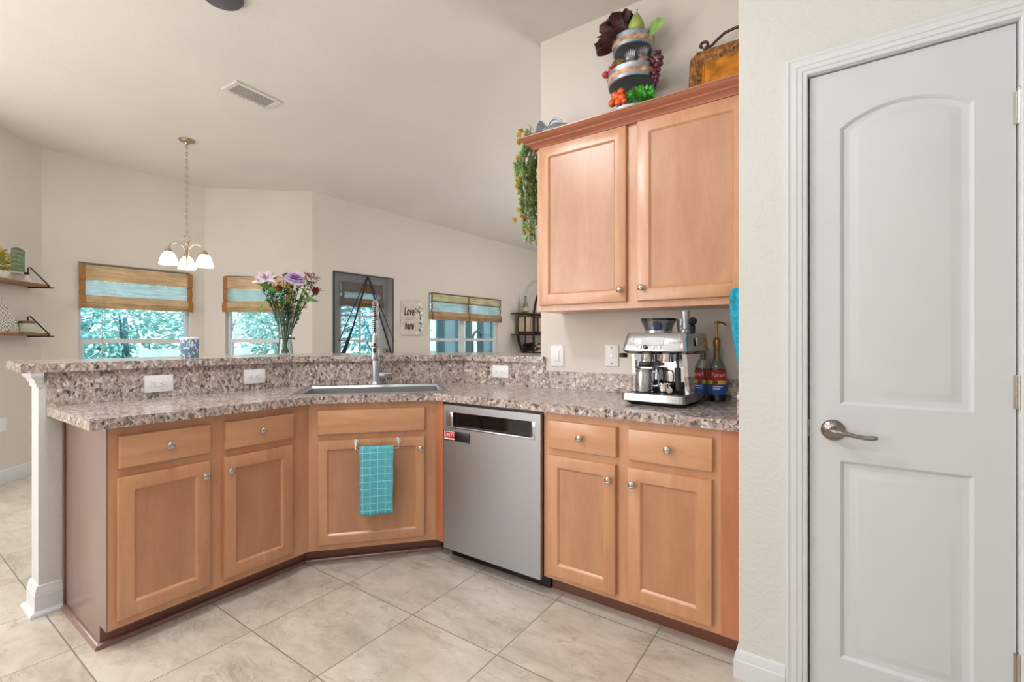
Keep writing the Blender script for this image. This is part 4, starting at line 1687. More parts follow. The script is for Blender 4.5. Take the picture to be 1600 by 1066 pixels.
zm = ZK + 0.240
for k, (dx, dy, dz) in enumerate(((-0.118, -0.055, 0.075), (-0.090, -0.075, 0.082), (-0.107, -0.030, 0.098), (-0.075, -0.052, 0.115), (-0.126, -0.020, 0.070))):
    t = thing('strawberry', ['red strawberry lowest at the edge of the middle tier', 'red strawberry nearest the leaf tuft on the middle tier', 'red strawberry in the middle of its heap', 'topmost red strawberry of the middle tier heap',
                             'red strawberry at the back of the middle tier heap'][k], 'strawberry', (tx + dx, ty + dy, zm + dz + 0.012), k * 1.1, 'strawberries on the middle tier')
    mb = MB()
    mb.lathe([(0.001, 0.0), (0.010, 0.006), (0.017, 0.018), (0.017, 0.026), (0.011, 0.032), (0.001, 0.033)], 14, Matrix.Rotation(R(140 + 20 * k), 4, 'X'))
    mb.build('berry', 'berry', t, 60)
    mb = MB()
    for a in range(5):
        mb.leaf((0, 0, 0), (math.cos(a * 1.26), math.sin(a * 1.26), 0.3), (0, 0, 1), 0.016, 0.008)
    mb.build('calyx', 'leaf_faux', t, 0)
tf = MB()
for k in range(16):
    a = k * 0.8
    tf.leaf((0, 0, 0), (math.cos(a), math.sin(a), 0.5 + 0.4 * (k % 3)), (0, 0, 1), 0.045, 0.016, 0.2)
to = tf.build('leaf_tuft', 'leaf_yellow', None, 0)
place(to, (tx - 0.045, ty - 0.07, zm + 0.085))
tag(to, 'spiky pale green leaf tuft between the strawberries and wrapped sweets', 'leaf tuft')
for k, (dx, dy, dz) in enumerate(((0.012, -0.062, 0.088), (0.070, -0.055, 0.086))):
    t = thing('wrapped_sweet', ['clear wrapped sweet with a fanned twist beside the leaf tuft', 'clear wrapped sweet beside the dark grapes'][k], 'sweet', (tx + dx, ty + dy, zm + dz), 0.3 * k, 'wrapped sweets on the middle tier')
    mb = MB()
    mb.ball((0, 0, 0), 0.024, (1.2, 1, 0.9), 14, 8)
    mb.build('sweet', 'candy', t, 60)
    mb = MB()
    mb.ball((0, 0, 0), 0.027, (1.2, 1, 0.9), 10, 6)
    for j in range(6):
        a = R(50 + 16 * j)
        mb.leaf((0.0, -0.006, 0.016), (math.cos(a), -0.2, math.sin(a)), (0, 1, 0), 0.05, 0.024, 0.1)
    mb.build('wrapper', 'wrapper', t, 0)
gt = thing('grape_bunch', 'bunch of dark purple grapes hanging off the middle tier', 'grapes', (tx + 0.118, ty - 0.045, zm + 0.02), 0)
rnd = random.Random(5)
for k in range(20):
    f = k / 19
    mb = MB()
    a = k * 2.4
    rr_ = 0.026 * (1 - 0.65 * f)
    mb.ball((0.018 * (1 - f) * 0.4 + rr_ * math.cos(a) + (0.012 if f > 0.1 else -0.005), rr_ * math.sin(a), 0.086 - 0.125 * f), 0.0115 + rnd.uniform(-.001, .0015), (1, 1, 1.05), 12, 8)
    mb.build('grape', 'grape', gt, 60)
zb = ZK + 0.012
for k, (dx, dz, dy) in enumerate(((-0.098, 0.150, -0.085), (-0.060, 0.150, -0.10), (-0.072, 0.122, -0.118), (-0.112, 0.115, -0.088), (-0.045, 0.108, -0.124), (-0.060, 0.085, -0.132), (-0.030, 0.082, -0.136))):
    t = thing('tomato', ['orange tomato topmost and furthest from the lettuce', 'orange tomato topmost beside the hanging tray', 'orange tomato in the middle of the bottom tier bunch', 'orange tomato at the outer side of the bunch, second row',
                         'orange tomato nearest the green lettuce', 'orange tomato at the front low in the bunch', 'small orange tomato lowest by the tray rim'][k], 'tomato', (tx + dx + 0.03, ty + dy + 0.02, zb + dz + 0.03), 0, 'tomatoes on the bottom tier')
    mb = MB()
    mb.ball((0, 0, 0), 0.0205 if k < 6 else 0.015, (1, 1, 0.95), 16, 10)
    mb.build('fruit', 'tomato', t, 60)
    mb = MB()
    for a in range(5):
        mb.leaf((0, 0, 0.018), (math.cos(a * 1.26), math.sin(a * 1.26), 0.1), (0, 0, 1), 0.012, 0.005)
    mb.build('calyx', 'leaf_faux', t, 0)
gm = MB()
for k in range(7):
    a = k * 2.4
    ruffle(gm, (0.01 * math.cos(a), 0.01 * math.sin(a), -0.01), (math.cos(a), math.sin(a) - 0.25, 0.35 + 0.1 * (k % 5)), 0.055, 0.05, 70 + k, 0.4, 0.16)
blob_leaves(gm, (0, -0.005, 0.005), (0.066, 0.050, 0.046), 330, 0.026, 0.016, 77)
go = gm.build('green_lettuce', 'lettuce_green', None, 60, True)
place(go, (tx + 0.060, ty - 0.055, zb + 0.125))
tag(go, 'bright green lettuce on the bottom tier of the galvanised tray', 'lettuce')

# galvanised jug lying on the cabinet top
wj = thing('galvanised_jug', 'galvanised metal jug lying behind the crown moulding', 'jug', (-1.235, 2.275, ZK + 0.085), R(8))
mb = MB()
mb.lathe([(0.050, -0.07), (0.060, -0.06), (0.062, 0.02), (0.058, 0.06), (0.036, 0.095), (0.032, 0.115), (0.05, 0.140), (0.055, 0.150), (0.050, 0.150), (0.03, 0.118)], 28, rot_to((-0.85, -0.05, 0.28)))
mb.build('body', 'galv', wj)
mb = MB()
pts = []
for k in range(9):
    a = PI * k / 8
    pts.append((-0.055 + 0.042 * math.cos(a), 0.0, 0.062 + 0.040 * math.sin(a)))
mb.tube(pts, 0.006, 10)
mb.build('handle', 'galv', wj)

# faux plant trailing over the cabinet's end
fp = thing('trailing_plant', 'faux trailing plant with yellow blooms hanging over the wall cabinet end', 'plant', (-1.405, 2.29, ZK), 0)
rnd = random.Random(21)
mb = MB()
strands = []
for k in range(26):
    y0 = rnd.uniform(-0.085, 0.085)
    x0 = rnd.uniform(0.02, 0.06)
    reach = rnd.uniform(0.02, 0.115)
    dn_ = rnd.uniform(0.12, 0.52) if k > 4 else 0.50
    pts = [(x0, y0, 0.05 + rnd.uniform(0, 0.05)), (x0 - 0.06, y0 * 1.02, 0.09 + rnd.uniform(0, 0.07)), (0.012 - reach * 0.6 - 0.015, y0 * 1.05, 0.02)]
    for q in range(1, 7):
        f = q / 6
        pts.append((-0.015 - reach * (1 - 0.55 * f) - 0.006 * math.sin(f * 9 + k), y0 * (1.05 - 0.25 * f), 0.02 - dn_ * f))
    strands.append(pts)
    mb.tube(pts, 0.0018, 5)
mb.build('stems', 'stem', fp)
lm = MB()
for pts in strands:
    for a, b in zip(pts[1:], pts[2:]):
        a, b = Vector(a), Vector(b)
        for j in range(34):
            p = a.lerp(b, rnd.random())
            v = Vector((rnd.uniform(-1, 0.35), rnd.uniform(-1, 1), rnd.uniform(-0.8, 0.6))).normalized()
            if p.x > -0.02 and p.z < 0.03:
                v.x = -abs(v.x)
            lm.mi = 0 if rnd.random() < 0.5 else 1
            lm.leaf(p, v, Vector((rnd.uniform(-1, 1), rnd.uniform(-1, 1), 1)), rnd.uniform(.014, .028), rnd.uniform(.007, .012), 0.1)
lo_ = lm.build('foliage', ['leaf_faux', 'leaf_pale'], fp, 0)
for (px, pz) in ((-0.05, 0.105), (-0.015, 0.10), (-0.062, 0.075), (-0.055, -0.02), (-0.062, -0.13), (-0.075, -0.17), (-0.070, -0.30), (-0.030, -0.35), (-0.085, -0.36), (-0.018, -0.42), (-0.04, 0.13)):
    mb = MB()
    y = rnd.uniform(-0.125, -0.075)
    px -= 0.010
    for _ in range(40):
        v = Vector((rnd.gauss(0, 1), rnd.gauss(0, 1), rnd.gauss(0, 1))).normalized()
        mb.leaf((px, y, pz), v, Vector((rnd.uniform(-1, 1), rnd.uniform(-1, 1), 1)), 0.019, 0.010, 0.1)
    mb.build('bloom', 'yellow_bloom', fp, 0)

# ornate tray leaning on the wall
at = thing('ornate_tray', 'carved bronze tray with orange panel leaning above the cabinet', 'tray', (-0.590, 2.30, ZK), 0)
tiltm = Matrix.Rotation(R(-9), 4, 'X')
mb = MB()
fw_, fh_ = 0.62, 0.345
xc = 0.0


def rl(d, y, top=0.0):
    return [(d, y, d), (fw_ - d, y, d), (fw_ - d, y, fh_ - d), (fw_ - d - 0.03 + d * 0.4, y, fh_ - d), (0.03 - d * 0.4 + d, y, fh_ - d), (d, y, fh_ - d - 0.03 + d * 0.4)]


mb.loft([rl(0.0, 0.02), rl(0.0, 0.004), rl(0.010, -0.012), rl(0.030, -0.014), rl(0.052, 0.004), rl(0.062, 0.008)], True, False)
mb.xf(tiltm)
mb.build('frame', 'art_frame', at, 40)
mb = MB()
mb.poly(rl(0.062, 0.008))
mb.loft([rl(0.060, 0.0065), rl(0.066, 0.004), rl(0.070, 0.0078)], False, False)
mb.xf(tiltm)
mb.build('panel', 'art_gold', at, 0)
mb = MB()
pts = []
for k in range(14):
    a = R(-60 + 330 * k / 13)
    r_ = 0.012 + 0.010 * (k / 13)
    pts.append((0.062 - r_ * math.cos(a), 0.0, fh_ + 0.027 + r_ * math.sin(a)))
pts += [(0.100, 0, fh_ + 0.012), (0.125, 0, fh_ + 0.035), (0.155, 0, fh_ + 0.055), (0.20, 0, fh_ + 0.062), (0.245, 0, fh_ + 0.056), (0.275, 0, fh_ + 0.066)]
sm = []
for i in range(len(pts) - 1):
    a, b = Vector(pts[i]), Vector(pts[i + 1])
    sm += [a, a.lerp(b, 0.5)]
sm.append(Vector(pts[-1]))
mb.tube(sm, 0.0065, 8)
mb.ball((0.28, 0, fh_ + 0.07), 0.012)
mb.xf(tiltm)
mb.build('scroll_handle', 'scroll', at, 60)


# ------------------------------------------------------------------ windows, door and blinds of the dining nook
def window(n, label, origin, ang, x0, x1, z0, z1, rail, mull=None, rec=0.055):
    t = struct(thing('window_%d' % n, label, 'window', (origin[0], origin[1], 0), ang))
    mb = MB()
    g = 0.028
    mb.slab([(x0, z0), (x1, z0), (x1, z1), (x0, z1)], [[(x0 + g, z0 + g), (x1 - g, z0 + g), (x1 - g, z1 - g), (x0 + g, z1 - g)]], rec, rec + 0.06)
    mb.build('frame', 'white_trim', t, 0)
    mb = MB()
    mb.box(x0 + g, x1 - g, rec + 0.008, rec + 0.042, rail - 0.022, rail + 0.022)
    mb.box(x0 + g, x0 + g + 0.022, rec + 0.010, rec + 0.04, z0 + g, rail - 0.022)
    mb.box(x1 - g - 0.026, x1 - g, rec + 0.010, rec + 0.04, z0 + g, rail - 0.022)
    if mull:
        mb.box(mull - 0.05, mull + 0.05, rec - 0.002, rec + 0.05, z0 + g, z1 - g)
    mb.build('sash_rail', 'white_trim', t, 0)
    mb = MB()
    mb.box(x0 + g, x1 - g, rec + 0.044, rec + 0.048, z0 + g, z1 - g)
    mb.build('pane', 'pane', t, 0)
    mb = MB()
    mb.box(x0 - 0.02, x1 + 0.02, -0.03, rec, z0 - 0.02, z0, 0.004)
    mb.build('sill', 'white_trim', t, 0)
    return t


window(1, 'white framed window under the widest bamboo blind', W1, R(90), 0.249, 1.170, 0.782, 1.903, 1.158)
window(2, 'white framed window behind the flower vase', W2, R(45), 0.212, 0.903, 0.782, 1.893, 1.160)
window(3, 'white framed double window under the pale banded blind', W3, A3, 1.862, 3.488, 0.782, 1.878, 1.170, 2.62)


def blind(label, origin, ang, x0, x1, z0, zv, zs, z1, mats, bind, joints=(), y=-0.012, group='woven roman blinds', cord=True, bw=0.046, hband=False):
    t = thing('roman_blind', label, 'blind', (origin[0], origin[1], 0), ang, group)
    mb = MB()
    mb.box(x0, x1, y - 0.030, y - 0.024, zv, z0)
    mb.box(x0, x1, y - 0.030, y, z0 - 0.006, z0)
    mb.build('valance', mats[0], t, 0)
    mb = MB()
    pr = []
    for k in range(9):
        f = k / 8
        pr.append((y - 0.012 - 0.014 * math.sin(PI * f), zv + (zs - zv) * f))
    mb.loft([[(xx, yy, zz) for yy, zz in pr] for xx in (x0 + 0.004, x1 - 0.004)], False, False, False)
    mb.build('shade', mats[1], t, 60)
    mb = MB()
    h = zs - z1
    pr = [(y - 0.012, zs + 0.004), (y - 0.034, zs - 0.004), (y - 0.050, zs - 0.30 * h), (y - 0.056, zs - 0.55 * h), (y - 0.046, zs - 0.62 * h), (y - 0.055, zs - 0.70 * h), (y - 0.044, zs - 0.76 * h), (y - 0.052, zs - 0.84 * h),
          (y - 0.042, zs - 0.9 * h), (y - 0.046, zs - 0.97 * h), (y - 0.03, z1), (y - 0.012, z1), (y - 0.008, zs - 0.5 * h)]
    mb.loft([[(xx, yy, zz) for yy, zz in pr] for xx in (x0, x1)])
    mb.build('folds', mats[2], t, 20)
    for xa in [x0, x1 - bw] + [j - bw / 2 for j in joints]:
        mb = MB()
        e = 0.0016
        q = [(y - 0.030 - e, z0), (y - 0.030 - e, zv)]
        for k in range(9):
            f = k / 8
            q.append((y - 0.014 - 0.016 * math.sin(PI * f) - e, zv + (zs - zv) * f))
        q += [(y - 0.034 - e, zs - 0.004), (y - 0.050 - e, zs - 0.30 * h), (y - 0.056 - e, zs - 0.55 * h), (y - 0.0465 - e, zs - 0.97 * h), (y - 0.03, z1 - e)]
        mb.loft([[(xx, yy, zz) for yy, zz in q] for xx in (xa - 0.0006, xa + bw + 0.0006)], False, False, False)
        mb.build('binding', bind, t, 20)
    if hband:
        for za in (z0 - 0.017, zv):
            mb = MB()
            mb.box(x0, x1, y - 0.033, y - 0.0302, za, za + 0.017)
            mb.build('binding', bind, t, 0)
    if cord:
        mb = MB()
        mb.tube([(x0 + 0.16, y - 0.058, zs), (x0 + 0.161, y - 0.05, 0.95)], 0.0022, 5)
        mb.build('cord', 'grey_ink', t)
    return t


blind('widest woven bamboo roman blind beside the wall shelves', W1, R(90), 0.243, 1.176, 1.885, 1.735, 1.590, 1.470, ('bamboo', 'bamboo_thin', 'bamboo'), 'binding')
blind('woven bamboo roman blind half hidden by the flower vase', W2, R(45), 0.203, 0.911, 1.882, 1.742, 1.600, 1.482, ('bamboo', 'bamboo_thin', 'bamboo'), 'binding', cord=False)
blind('pale see-through roman blind with brown bindings beside the sign', W3, A3, 1.838, 3.500, 1.870, 1.735, 1.590, 1.470, ('bamboo_pale', 'bamboo_thin', 'bamboo_tan'), 'binding_dark', (2.66,), cord=False, bw=0.032, hband=True)

# back door with a mesh curtain
d2 = struct(thing('door_2', 'white glazed back door behind a black mesh curtain', 'door', (W3.x, W3.y, 0), A3))
gx0, gx1 = 0.44, 1.02
mb = MB()
mb.slab([(0.283, 0.006), (1.158, 0.006), (1.158, 1.998), (0.283, 1.998)], [[(gx0, 0.25), (gx1, 0.25), (gx1, 1.90), (gx0, 1.90)]], 0.10, 0.138)
mb.build('slab', 'white_door', d2, 0)
mb = MB()
mb.box(gx0, gx1, 0.117, 0.121, 0.25, 1.90)
mb.build('pane', 'pane', d2, 0)
mb = MB()
mb.box(0.717, 0.738, 0.108, 0.13, 0.25, 1.90)
for z in (0.53, 0.845, 1.162, 1.48, 1.79):
    mb.box(gx0, gx1, 0.109, 0.129, z - 0.010, z + 0.010)
mb.build('glazing_bars', 'white_door', d2, 0)
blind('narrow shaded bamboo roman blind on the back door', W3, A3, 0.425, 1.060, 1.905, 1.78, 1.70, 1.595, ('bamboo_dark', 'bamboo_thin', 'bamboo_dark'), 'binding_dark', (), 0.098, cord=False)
mc = thing('mesh_curtain', 'black mesh insect curtain pinned open across the back doorway', 'insect screen', (W3.x, W3.y, 0), A3)
AP = (0.758, 1.985)


def strip(mb, p, q, w, y):
    d = Vector((q[0] - p[0], 0, q[1] - p[1])).normalized()
    s = Vector((-d.z, 0, d.x)) * w / 2
    a, b = Vector((p[0], y, p[1])), Vector((q[0], y, q[1]))
    mb.loft([[tuple(a - s), tuple(a + s), tuple(a + s + Vector((0, 0.003, 0))), tuple(a - s + Vector((0, 0.003, 0)))],
             [tuple(b - s), tuple(b + s), tuple(b + s + Vector((0, 0.003, 0))), tuple(b - s + Vector((0, 0.003, 0)))]])


for side in (0, 1):
    xe = 0.281 if side == 0 else 1.160
    xb = 0.40 if side == 0 else 1.13
    xb0 = 0.30 if side == 0 else 1.155
    mb = MB()
    rows = []
    for k in range(13):
        f = k / 12
        z = 1.992 - f * 1.40
        xi = AP[0] + (xb - AP[0]) * min(1, f * 1.05 / 0.74)
        rows.append([(xe + (xi - xe) * u / 10, -0.006 - 0.004 * math.sin(u * 1.3 + f * 4), z) for u in range(11)])
    mb.loft(rows, False, False, False)
    mb.build('mesh_panel', 'mesh', mc, 60)
    mb = MB()
    strip(mb, AP, (xb + (0.02 if side else -0.0), 0.94), 0.024, -0.014)
    strip(mb, (AP[0] + (0.02 if side else -0.02), 1.97), (xb + (0.05 if side else -0.06), 1.15), 0.010, -0.012)
    mb.poly([(xb, -0.012, 0.94), (xb - 0.0 + (0.03 if side else -0.06), -0.012, 0.94), (AP[0] + (xb - AP[0]) * 0.55, -0.012, AP[1] - 1.04 * 0.55)])
    mb.build('edge_band', 'dark_band', mc, 0)
mb = MB()
strip(mb, (0.272, 0.6), (0.272, 2.004), 0.020, -0.012)
strip(mb, (1.165, 0.6), (1.165, 2.004), 0.014, -0.012)
strip(mb, (0.262, 2.000), (1.175, 2.000), 0.012, -0.012)
mb.build('hem', 'dark_band', mc, 0)
mb = MB()
mb.lathe([(0.03, 0), (0.032, 0.006), (0.024, 0.02), (0.026, 0.05), (0.02, 0.062), (0.0, 0.065)], 16, Matrix.Translation((1.10, 0.10, 1.02)) @ rot_to((0, -1, 0)))
mb.build('knob', 'brass', d2)

# sign
sg = thing('wall_sign', 'whitewashed wooden sign reading Love lives here with cotton sprigs', 'sign', (W3.x, W3.y, 0), A3)
mb = MB()
for k in range(3):
    mb.box(1.296, 1.702, -0.022, 0.0, 1.236 + k * 0.164, 1.236 + (k + 1) * 0.164 - 0.003, 0.002)
mb.build('board', 'board_white', sg, 20)
ym = -0.0235
mb = MB()
text_mb(mb, 'Love', 0.165, lambda x, y, z: (1.435 + x * 0.58, ym, 1.565 + y), shear=0.3, bold=0.0045)
text_mb(mb, 'here', 0.150, lambda x, y, z: (1.435 + x * 0.60, ym, 1.365 + y), shear=0.3, bold=0.0045)
mb.build('lettering', 'dark_ink', sg, 0)
mb = MB()
text_mb(mb, 'lives', 0.085, lambda x, y, z: (1.435 + x * 0.75, ym, 1.470 + y), shear=0.3)
mb.build('faint_lettering', 'grey_ink', sg, 0)
mb = MB()
tw_ = [(1.56, 1.62), (1.60, 1.585), (1.64, 1.52), (1.655, 1.45), (1.66, 1.38), (1.645, 1.31), (1.60, 1.265)]
mb.tube([(x, ym, z) for x, z in tw_], 0.004, 5)
mb.tube([(1.55, ym, 1.56), (1.60, ym, 1.57), (1.645, ym, 1.66)], 0.004, 5)
for x, z, dx, dz in ((1.57, 1.60, -1, .6), (1.61, 1.56, 1, .4), (1.655, 1.47, -1, .2), (1.655, 1.40, -.8, .6), (1.64, 1.31, -1, .3), (1.62, 1.29, .9, .6), (1.655, 1.62, 1, .3), (1.65, 1.52, 1, .5)):
    mb.leaf((x, ym - 0.001, z), (dx, 0, dz), (0, -1, 0), 0.042, 0.018, 0.05)
mb.build('twigs', 'dark_ink', sg, 0)
for x, z, r_ in ((1.635, 1.675, 0.022), (1.668, 1.645, 0.02), (1.672, 1.555, 0.022), (1.680, 1.48, 0.02), (1.665, 1.43, 0.022), (1.685, 1.37, 0.02), (1.672, 1.325, 0.023), (1.60, 1.275, 0.02), (1.565, 1.262, 0.018)):
    mb = MB()
    for a in range(4):
        mb.ball((x + 0.011 * math.cos(a * 1.57), ym, z + 0.011 * math.sin(a * 1.57)), r_ * 0.6, (1, 0.5, 1), 10, 6)
    mb.build('cotton_boll', 'white_ink', sg, 60)

# ------------------------------------------------------------------ hanging lamp of the nook
CH = (-4.642, 1.730)
zt_ = ceil_z(CH[0])
ch = thing('pendant_chandelier', 'brass chandelier with three lit white glass shades hanging in the nook', 'chandelier', (CH[0], CH[1], 0), R(69.5))
mb = MB()
mb.lathe([(0.060, zt_ - 0.0005), (0.060, zt_ - 0.006), (0.05, zt_ - 0.018), (0.02, zt_ - 0.026), (0.012, zt_ - 0.04), (0.0, zt_ - 0.041)], 28)
mb.build('canopy', 'brass', ch)
mb = MB()
zz = zt_ - 0.045
k = 0
while zz > 2.085:
    an = (k % 2) * PI / 2
    pts = [(0.0085 * math.cos(R(45 * i)) * math.cos(an), 0.0085 * math.cos(R(45 * i)) * math.sin(an), zz - 0.016 + 0.019 * math.sin(R(45 * i))) for i in range(8)]
    mb.tube(pts, 0.0024, 5, True)
    zz -= 0.0305
    k += 1
zl = zz + 0.012
mb.build('chain', 'brass', ch)
mb = MB()
mb.tube([(0.026 * math.cos(R(20 * i)), 0, 2.045 + 0.030 * math.sin(R(20 * i))) for i in range(18)], 0.004, 8, True)
mb.lathe([(0.0, 2.025), (0.012, 2.02), (0.016, 2.0), (0.006, 1.985), (0.006, 1.85), (0.014, 1.845), (0.014, 1.83), (0.004, 1.82), (0.0, 1.80)], 16)
mb.build('stem', 'brass', ch)
SH = [(0.022, 0.108), (0.030, 0.104), (0.045, 0.085), (0.057, 0.055), (0.065, 0.022), (0.068, 0.0), (0.0655, 0.0), (0.054, 0.055), (0.042, 0.085), (0.02, 0.104)]
for k, an in enumerate((90, 210, 330)):
    dx, dy = math.cos(R(an)), math.sin(R(an))
    mb = MB()
    pts = [(0.006 * dx, 0.006 * dy, 1.85)]
    for i in range(13):
        a = PI - PI * i / 12
        rr_ = 0.080 + 0.066 * math.cos(a)
        zz = 1.935 + 0.062 * math.sin(a)
        pts.append((rr_ * dx, rr_ * dy, zz if i > 0 else 1.92))
    pts.append((0.146 * dx, 0.146 * dy, 1.925))
    mb.tube(pts, 0.0055, 8)
    arm = mb.build('arm', 'brass', ch)
    mb = MB()
    mb.lathe([(0.008, 1.945), (0.02, 1.932), (0.027, 1.912), (0.027, 1.906), (0.0, 1.906)], 18, Matrix.Translation((0.146 * dx, 0.146 * dy, 0)))
    mb.build('socket', 'brass', arm)
    mb = MB()
    mb.lathe([(r_, z + 1.803) for r_, z in SH], 28, Matrix.Translation((0.146 * dx, 0.146 * dy, 0)), False, False)
    mb.build('shade', 'lamp_glass', arm, 60)

# ceiling register and disc
vt = thing('air_vent', 'white louvred air vent in the ceiling', 'air vent', (-3.455, 1.70, ceil_z(-3.455)), R(0))
vt.rotation_euler = (0, -math.atan(0.0209), R(4))
mb = MB()
mb.slab([(-0.10, -0.165), (0.10, -0.165), (0.10, 0.165), (-0.10, 0.165)], [[(-0.072, -0.137), (0.072, -0.137), (0.072, 0.137), (-0.072, 0.137)]], 0.0, 0.012)
mb.xf(Matrix(((1, 0, 0, 0), (0, 0, 1, 0), (0, -1, 0, 0), (0, 0, 0, 1))))
mb.build('frame', 'vent', vt, 0)
mb = MB()
mb.box(-0.072, 0.072, -0.137, 0.137, -0.002, -0.0005)
mb.build('duct', 'vent_dark', vt, 0)
for k in range(7):
    mb = MB()
    x = -0.062 + 0.0206 * k
    mb.loft([[(x + 0.0105, y, -0.009), (x - 0.0105, y, -0.003), (x - 0.0112, y, -0.004), (x + 0.0098, y, -0.010)] for y in (-0.137, 0.137)])
    mb.build('louvre', 'vent', vt, 0)
sm_ = thing('ceiling_disc', 'round dark grey ceiling fitting at the top edge of the view', 'smoke detector', (-2.60, 1.125, ceil_z(-2.60)), 0)
mb = MB()
mb.lathe([(0.10, -0.0004), (0.10, -0.012), (0.088, -0.026), (0.05, -0.034), (0.0, -0.035)], 36)
mb.build('housing', 'grey_disc', sm_)
mb = MB()
mb.lathe([(0.012, -0.035), (0.012, -0.037), (0.0, -0.037)], 16, Matrix.Translation((0.03, 0, 0.001)))
mb.build('sensor', 'slot', sm_)

# ------------------------------------------------------------------ shelves of the nook
def shelf(label, z):
    t = thing('wall_shelf', label, 'shelf', (W1.x, W1.y, z), R(135), 'wooden wall shelves')
    mb = MB()
    mb.box(-0.86, -0.135, -0.150, 0.0, -0.022, 0.0, 0.002)
    mb.build('board', 'shelf_wood', t)
    for x in (-0.150, -0.80):
        mb = MB()
        mb.tube([(x, -0.004, -0.026), (x, -0.004, 0.140), (x, -0.020, 0.146), (x, -0.162, -0.010), (x, -0.162, -0.0265)], 0.0055, 8)
        mb.tube([(x, -0.004, -0.028), (x, -0.195, -0.028)], 0.0055, 8)
        mb.build('bracket', 'black_metal', t)
    return t


def nk(s, y, z):                             # nook shelf wall frame -> world
    c = math.sqrt(0.5)
    return (W1.x + c * s + c * (-y), W1.y - c * s + c * (-y), z)


shelf('upper wooden wall shelf on black brackets in the nook', 1.648)
shelf('lower wooden wall shelf on black brackets in the nook', 1.228)
pt = thing('planter', 'low white planter with yellow green faux plant on the upper shelf', 'planter', nk(0.565, -0.085, 1.649), R(135))
mb = MB()
mb.lathe([(0.075, 0), (0.09, 0.006), (0.115, 0.06), (0.112, 0.062), (0.10, 0.05), (0.0, 0.05)], 28, Matrix.Scale(0.55, 4, (0, 1, 0)))
mb.build('bowl', 'ceramic', pt)
mb = MB()
blob_leaves(mb, (0, 0, 0.14), (0.125, 0.045, 0.095), 520, 0.034, 0.014, 4)
pl_ = mb.build('foliage', 'leaf_yellow', pt, 0)
gs = thing('green_sign', 'arched pale green sign in a white frame above the upper shelf', 'sign', (W1.x, W1.y, 0), R(135))


def archs(d):
    pts = [(-0.345 + d, 1.738 + d), (-0.190 - d, 1.738 + d), (-0.190 - d, 1.925 - d * 0.5)]
    for k in range(1, 8):
        f = k / 8
        pts.append((-0.190 - d + (-0.155 + 2 * d) * f, 1.925 - d * 0.5 + 0.022 * math.sin(PI * f)))
    pts.append((-0.345 + d, 1.925 - d * 0.5))
    return pts


mb = MB()
mb.slab(archs(-0.012), [archs(0.004)], -0.020, 0.0)
mb.build('frame', 'ceramic', gs, 0)
mb = MB()
mb.loft([[(x, -0.001, z) for x, z in archs(0.004)], [(x, -0.012, z) for x, z in archs(0.004)]])
mb.build('panel', 'chalk_green', gs, 0)
mb = MB()
for k in range(5):
    z = 1.91 - 0.035 * k
    mb.tube([(-0.325 + 0.11 * i / 10, -0.0125, z + 0.006 * math.sin(i * 2.1 + k)) for i in range(11)], 0.0016, 4)
mb.build('scrollwork', 'ceramic', gs, 0)
bl = thing('bell_vase', 'small white bell shaped vase under the green sign', 'vase', nk(0.275, -0.085, 1.649), 0)
mb = MB()
mb.lathe([(0.043, 0), (0.043, 0.006), (0.034, 0.022), (0.021, 0.045), (0.015, 0.068)], 22)
mb.build('body', 'ceramic', bl)
mb = MB()
mb.lathe([(0.0155, 0.066), (0.0165, 0.086), (0.0, 0.087)], 18)
mb.build('stopper', 'black_metal', bl)
bo_ = thing('patterned_board', 'black and white tile patterned board on the lower shelf', 'board', (W1.x, W1.y, 1.2285), R(135))
pr = [(0.335, 0.0), (0.325, 0.02), (0.335, 0.06), (0.362, 0.12), (0.395, 0.175), (0.425, 0.23), (0.45, 0.28), (0.49, 0.33), (0.56, 0.36)]
ol = [(-s_, z) for s_, z in pr] + [(-(1.14 - s_), z) for s_, z in pr[::-1]]
mb = MB()
mb.loft([[(x, -0.018 - (0.36 - z) * 0.10, z + 0.0005) for x, z in ol], [(x, -0.034 - (0.36 - z) * 0.10, z + 0.0005) for x, z in ol]])
mb.build('board', 'tile_print', bo_, 0)
wb = MB()
wb.box(-0.03, 0.03, -0.012, 0.012, 0, 0.026, 0.003)
wbo = wb.build('wood_block', 'pale_wood', None)
place(wbo, nk(0.42, -0.105, 1.2285), R(135))
tag(wbo, 'small pale wooden block before the patterned board', 'block')
jr = thing('storage_jar', 'sage green glass jar with metal lid on the lower shelf', 'jar', nk(0.262, -0.075, 1.2285), 0)
mb = MB()
mb.lathe([(0.052, 0), (0.058, 0.006), (0.060, 0.05), (0.054, 0.072), (0.046, 0.082)], 26)
mb.build('body', 'jar', jr)
mb = MB()
mb.lathe([(0.052, 0.080), (0.052, 0.098), (0.03, 0.102), (0.0, 0.102)], 26)
mb.build('lid', 'lid', jr)

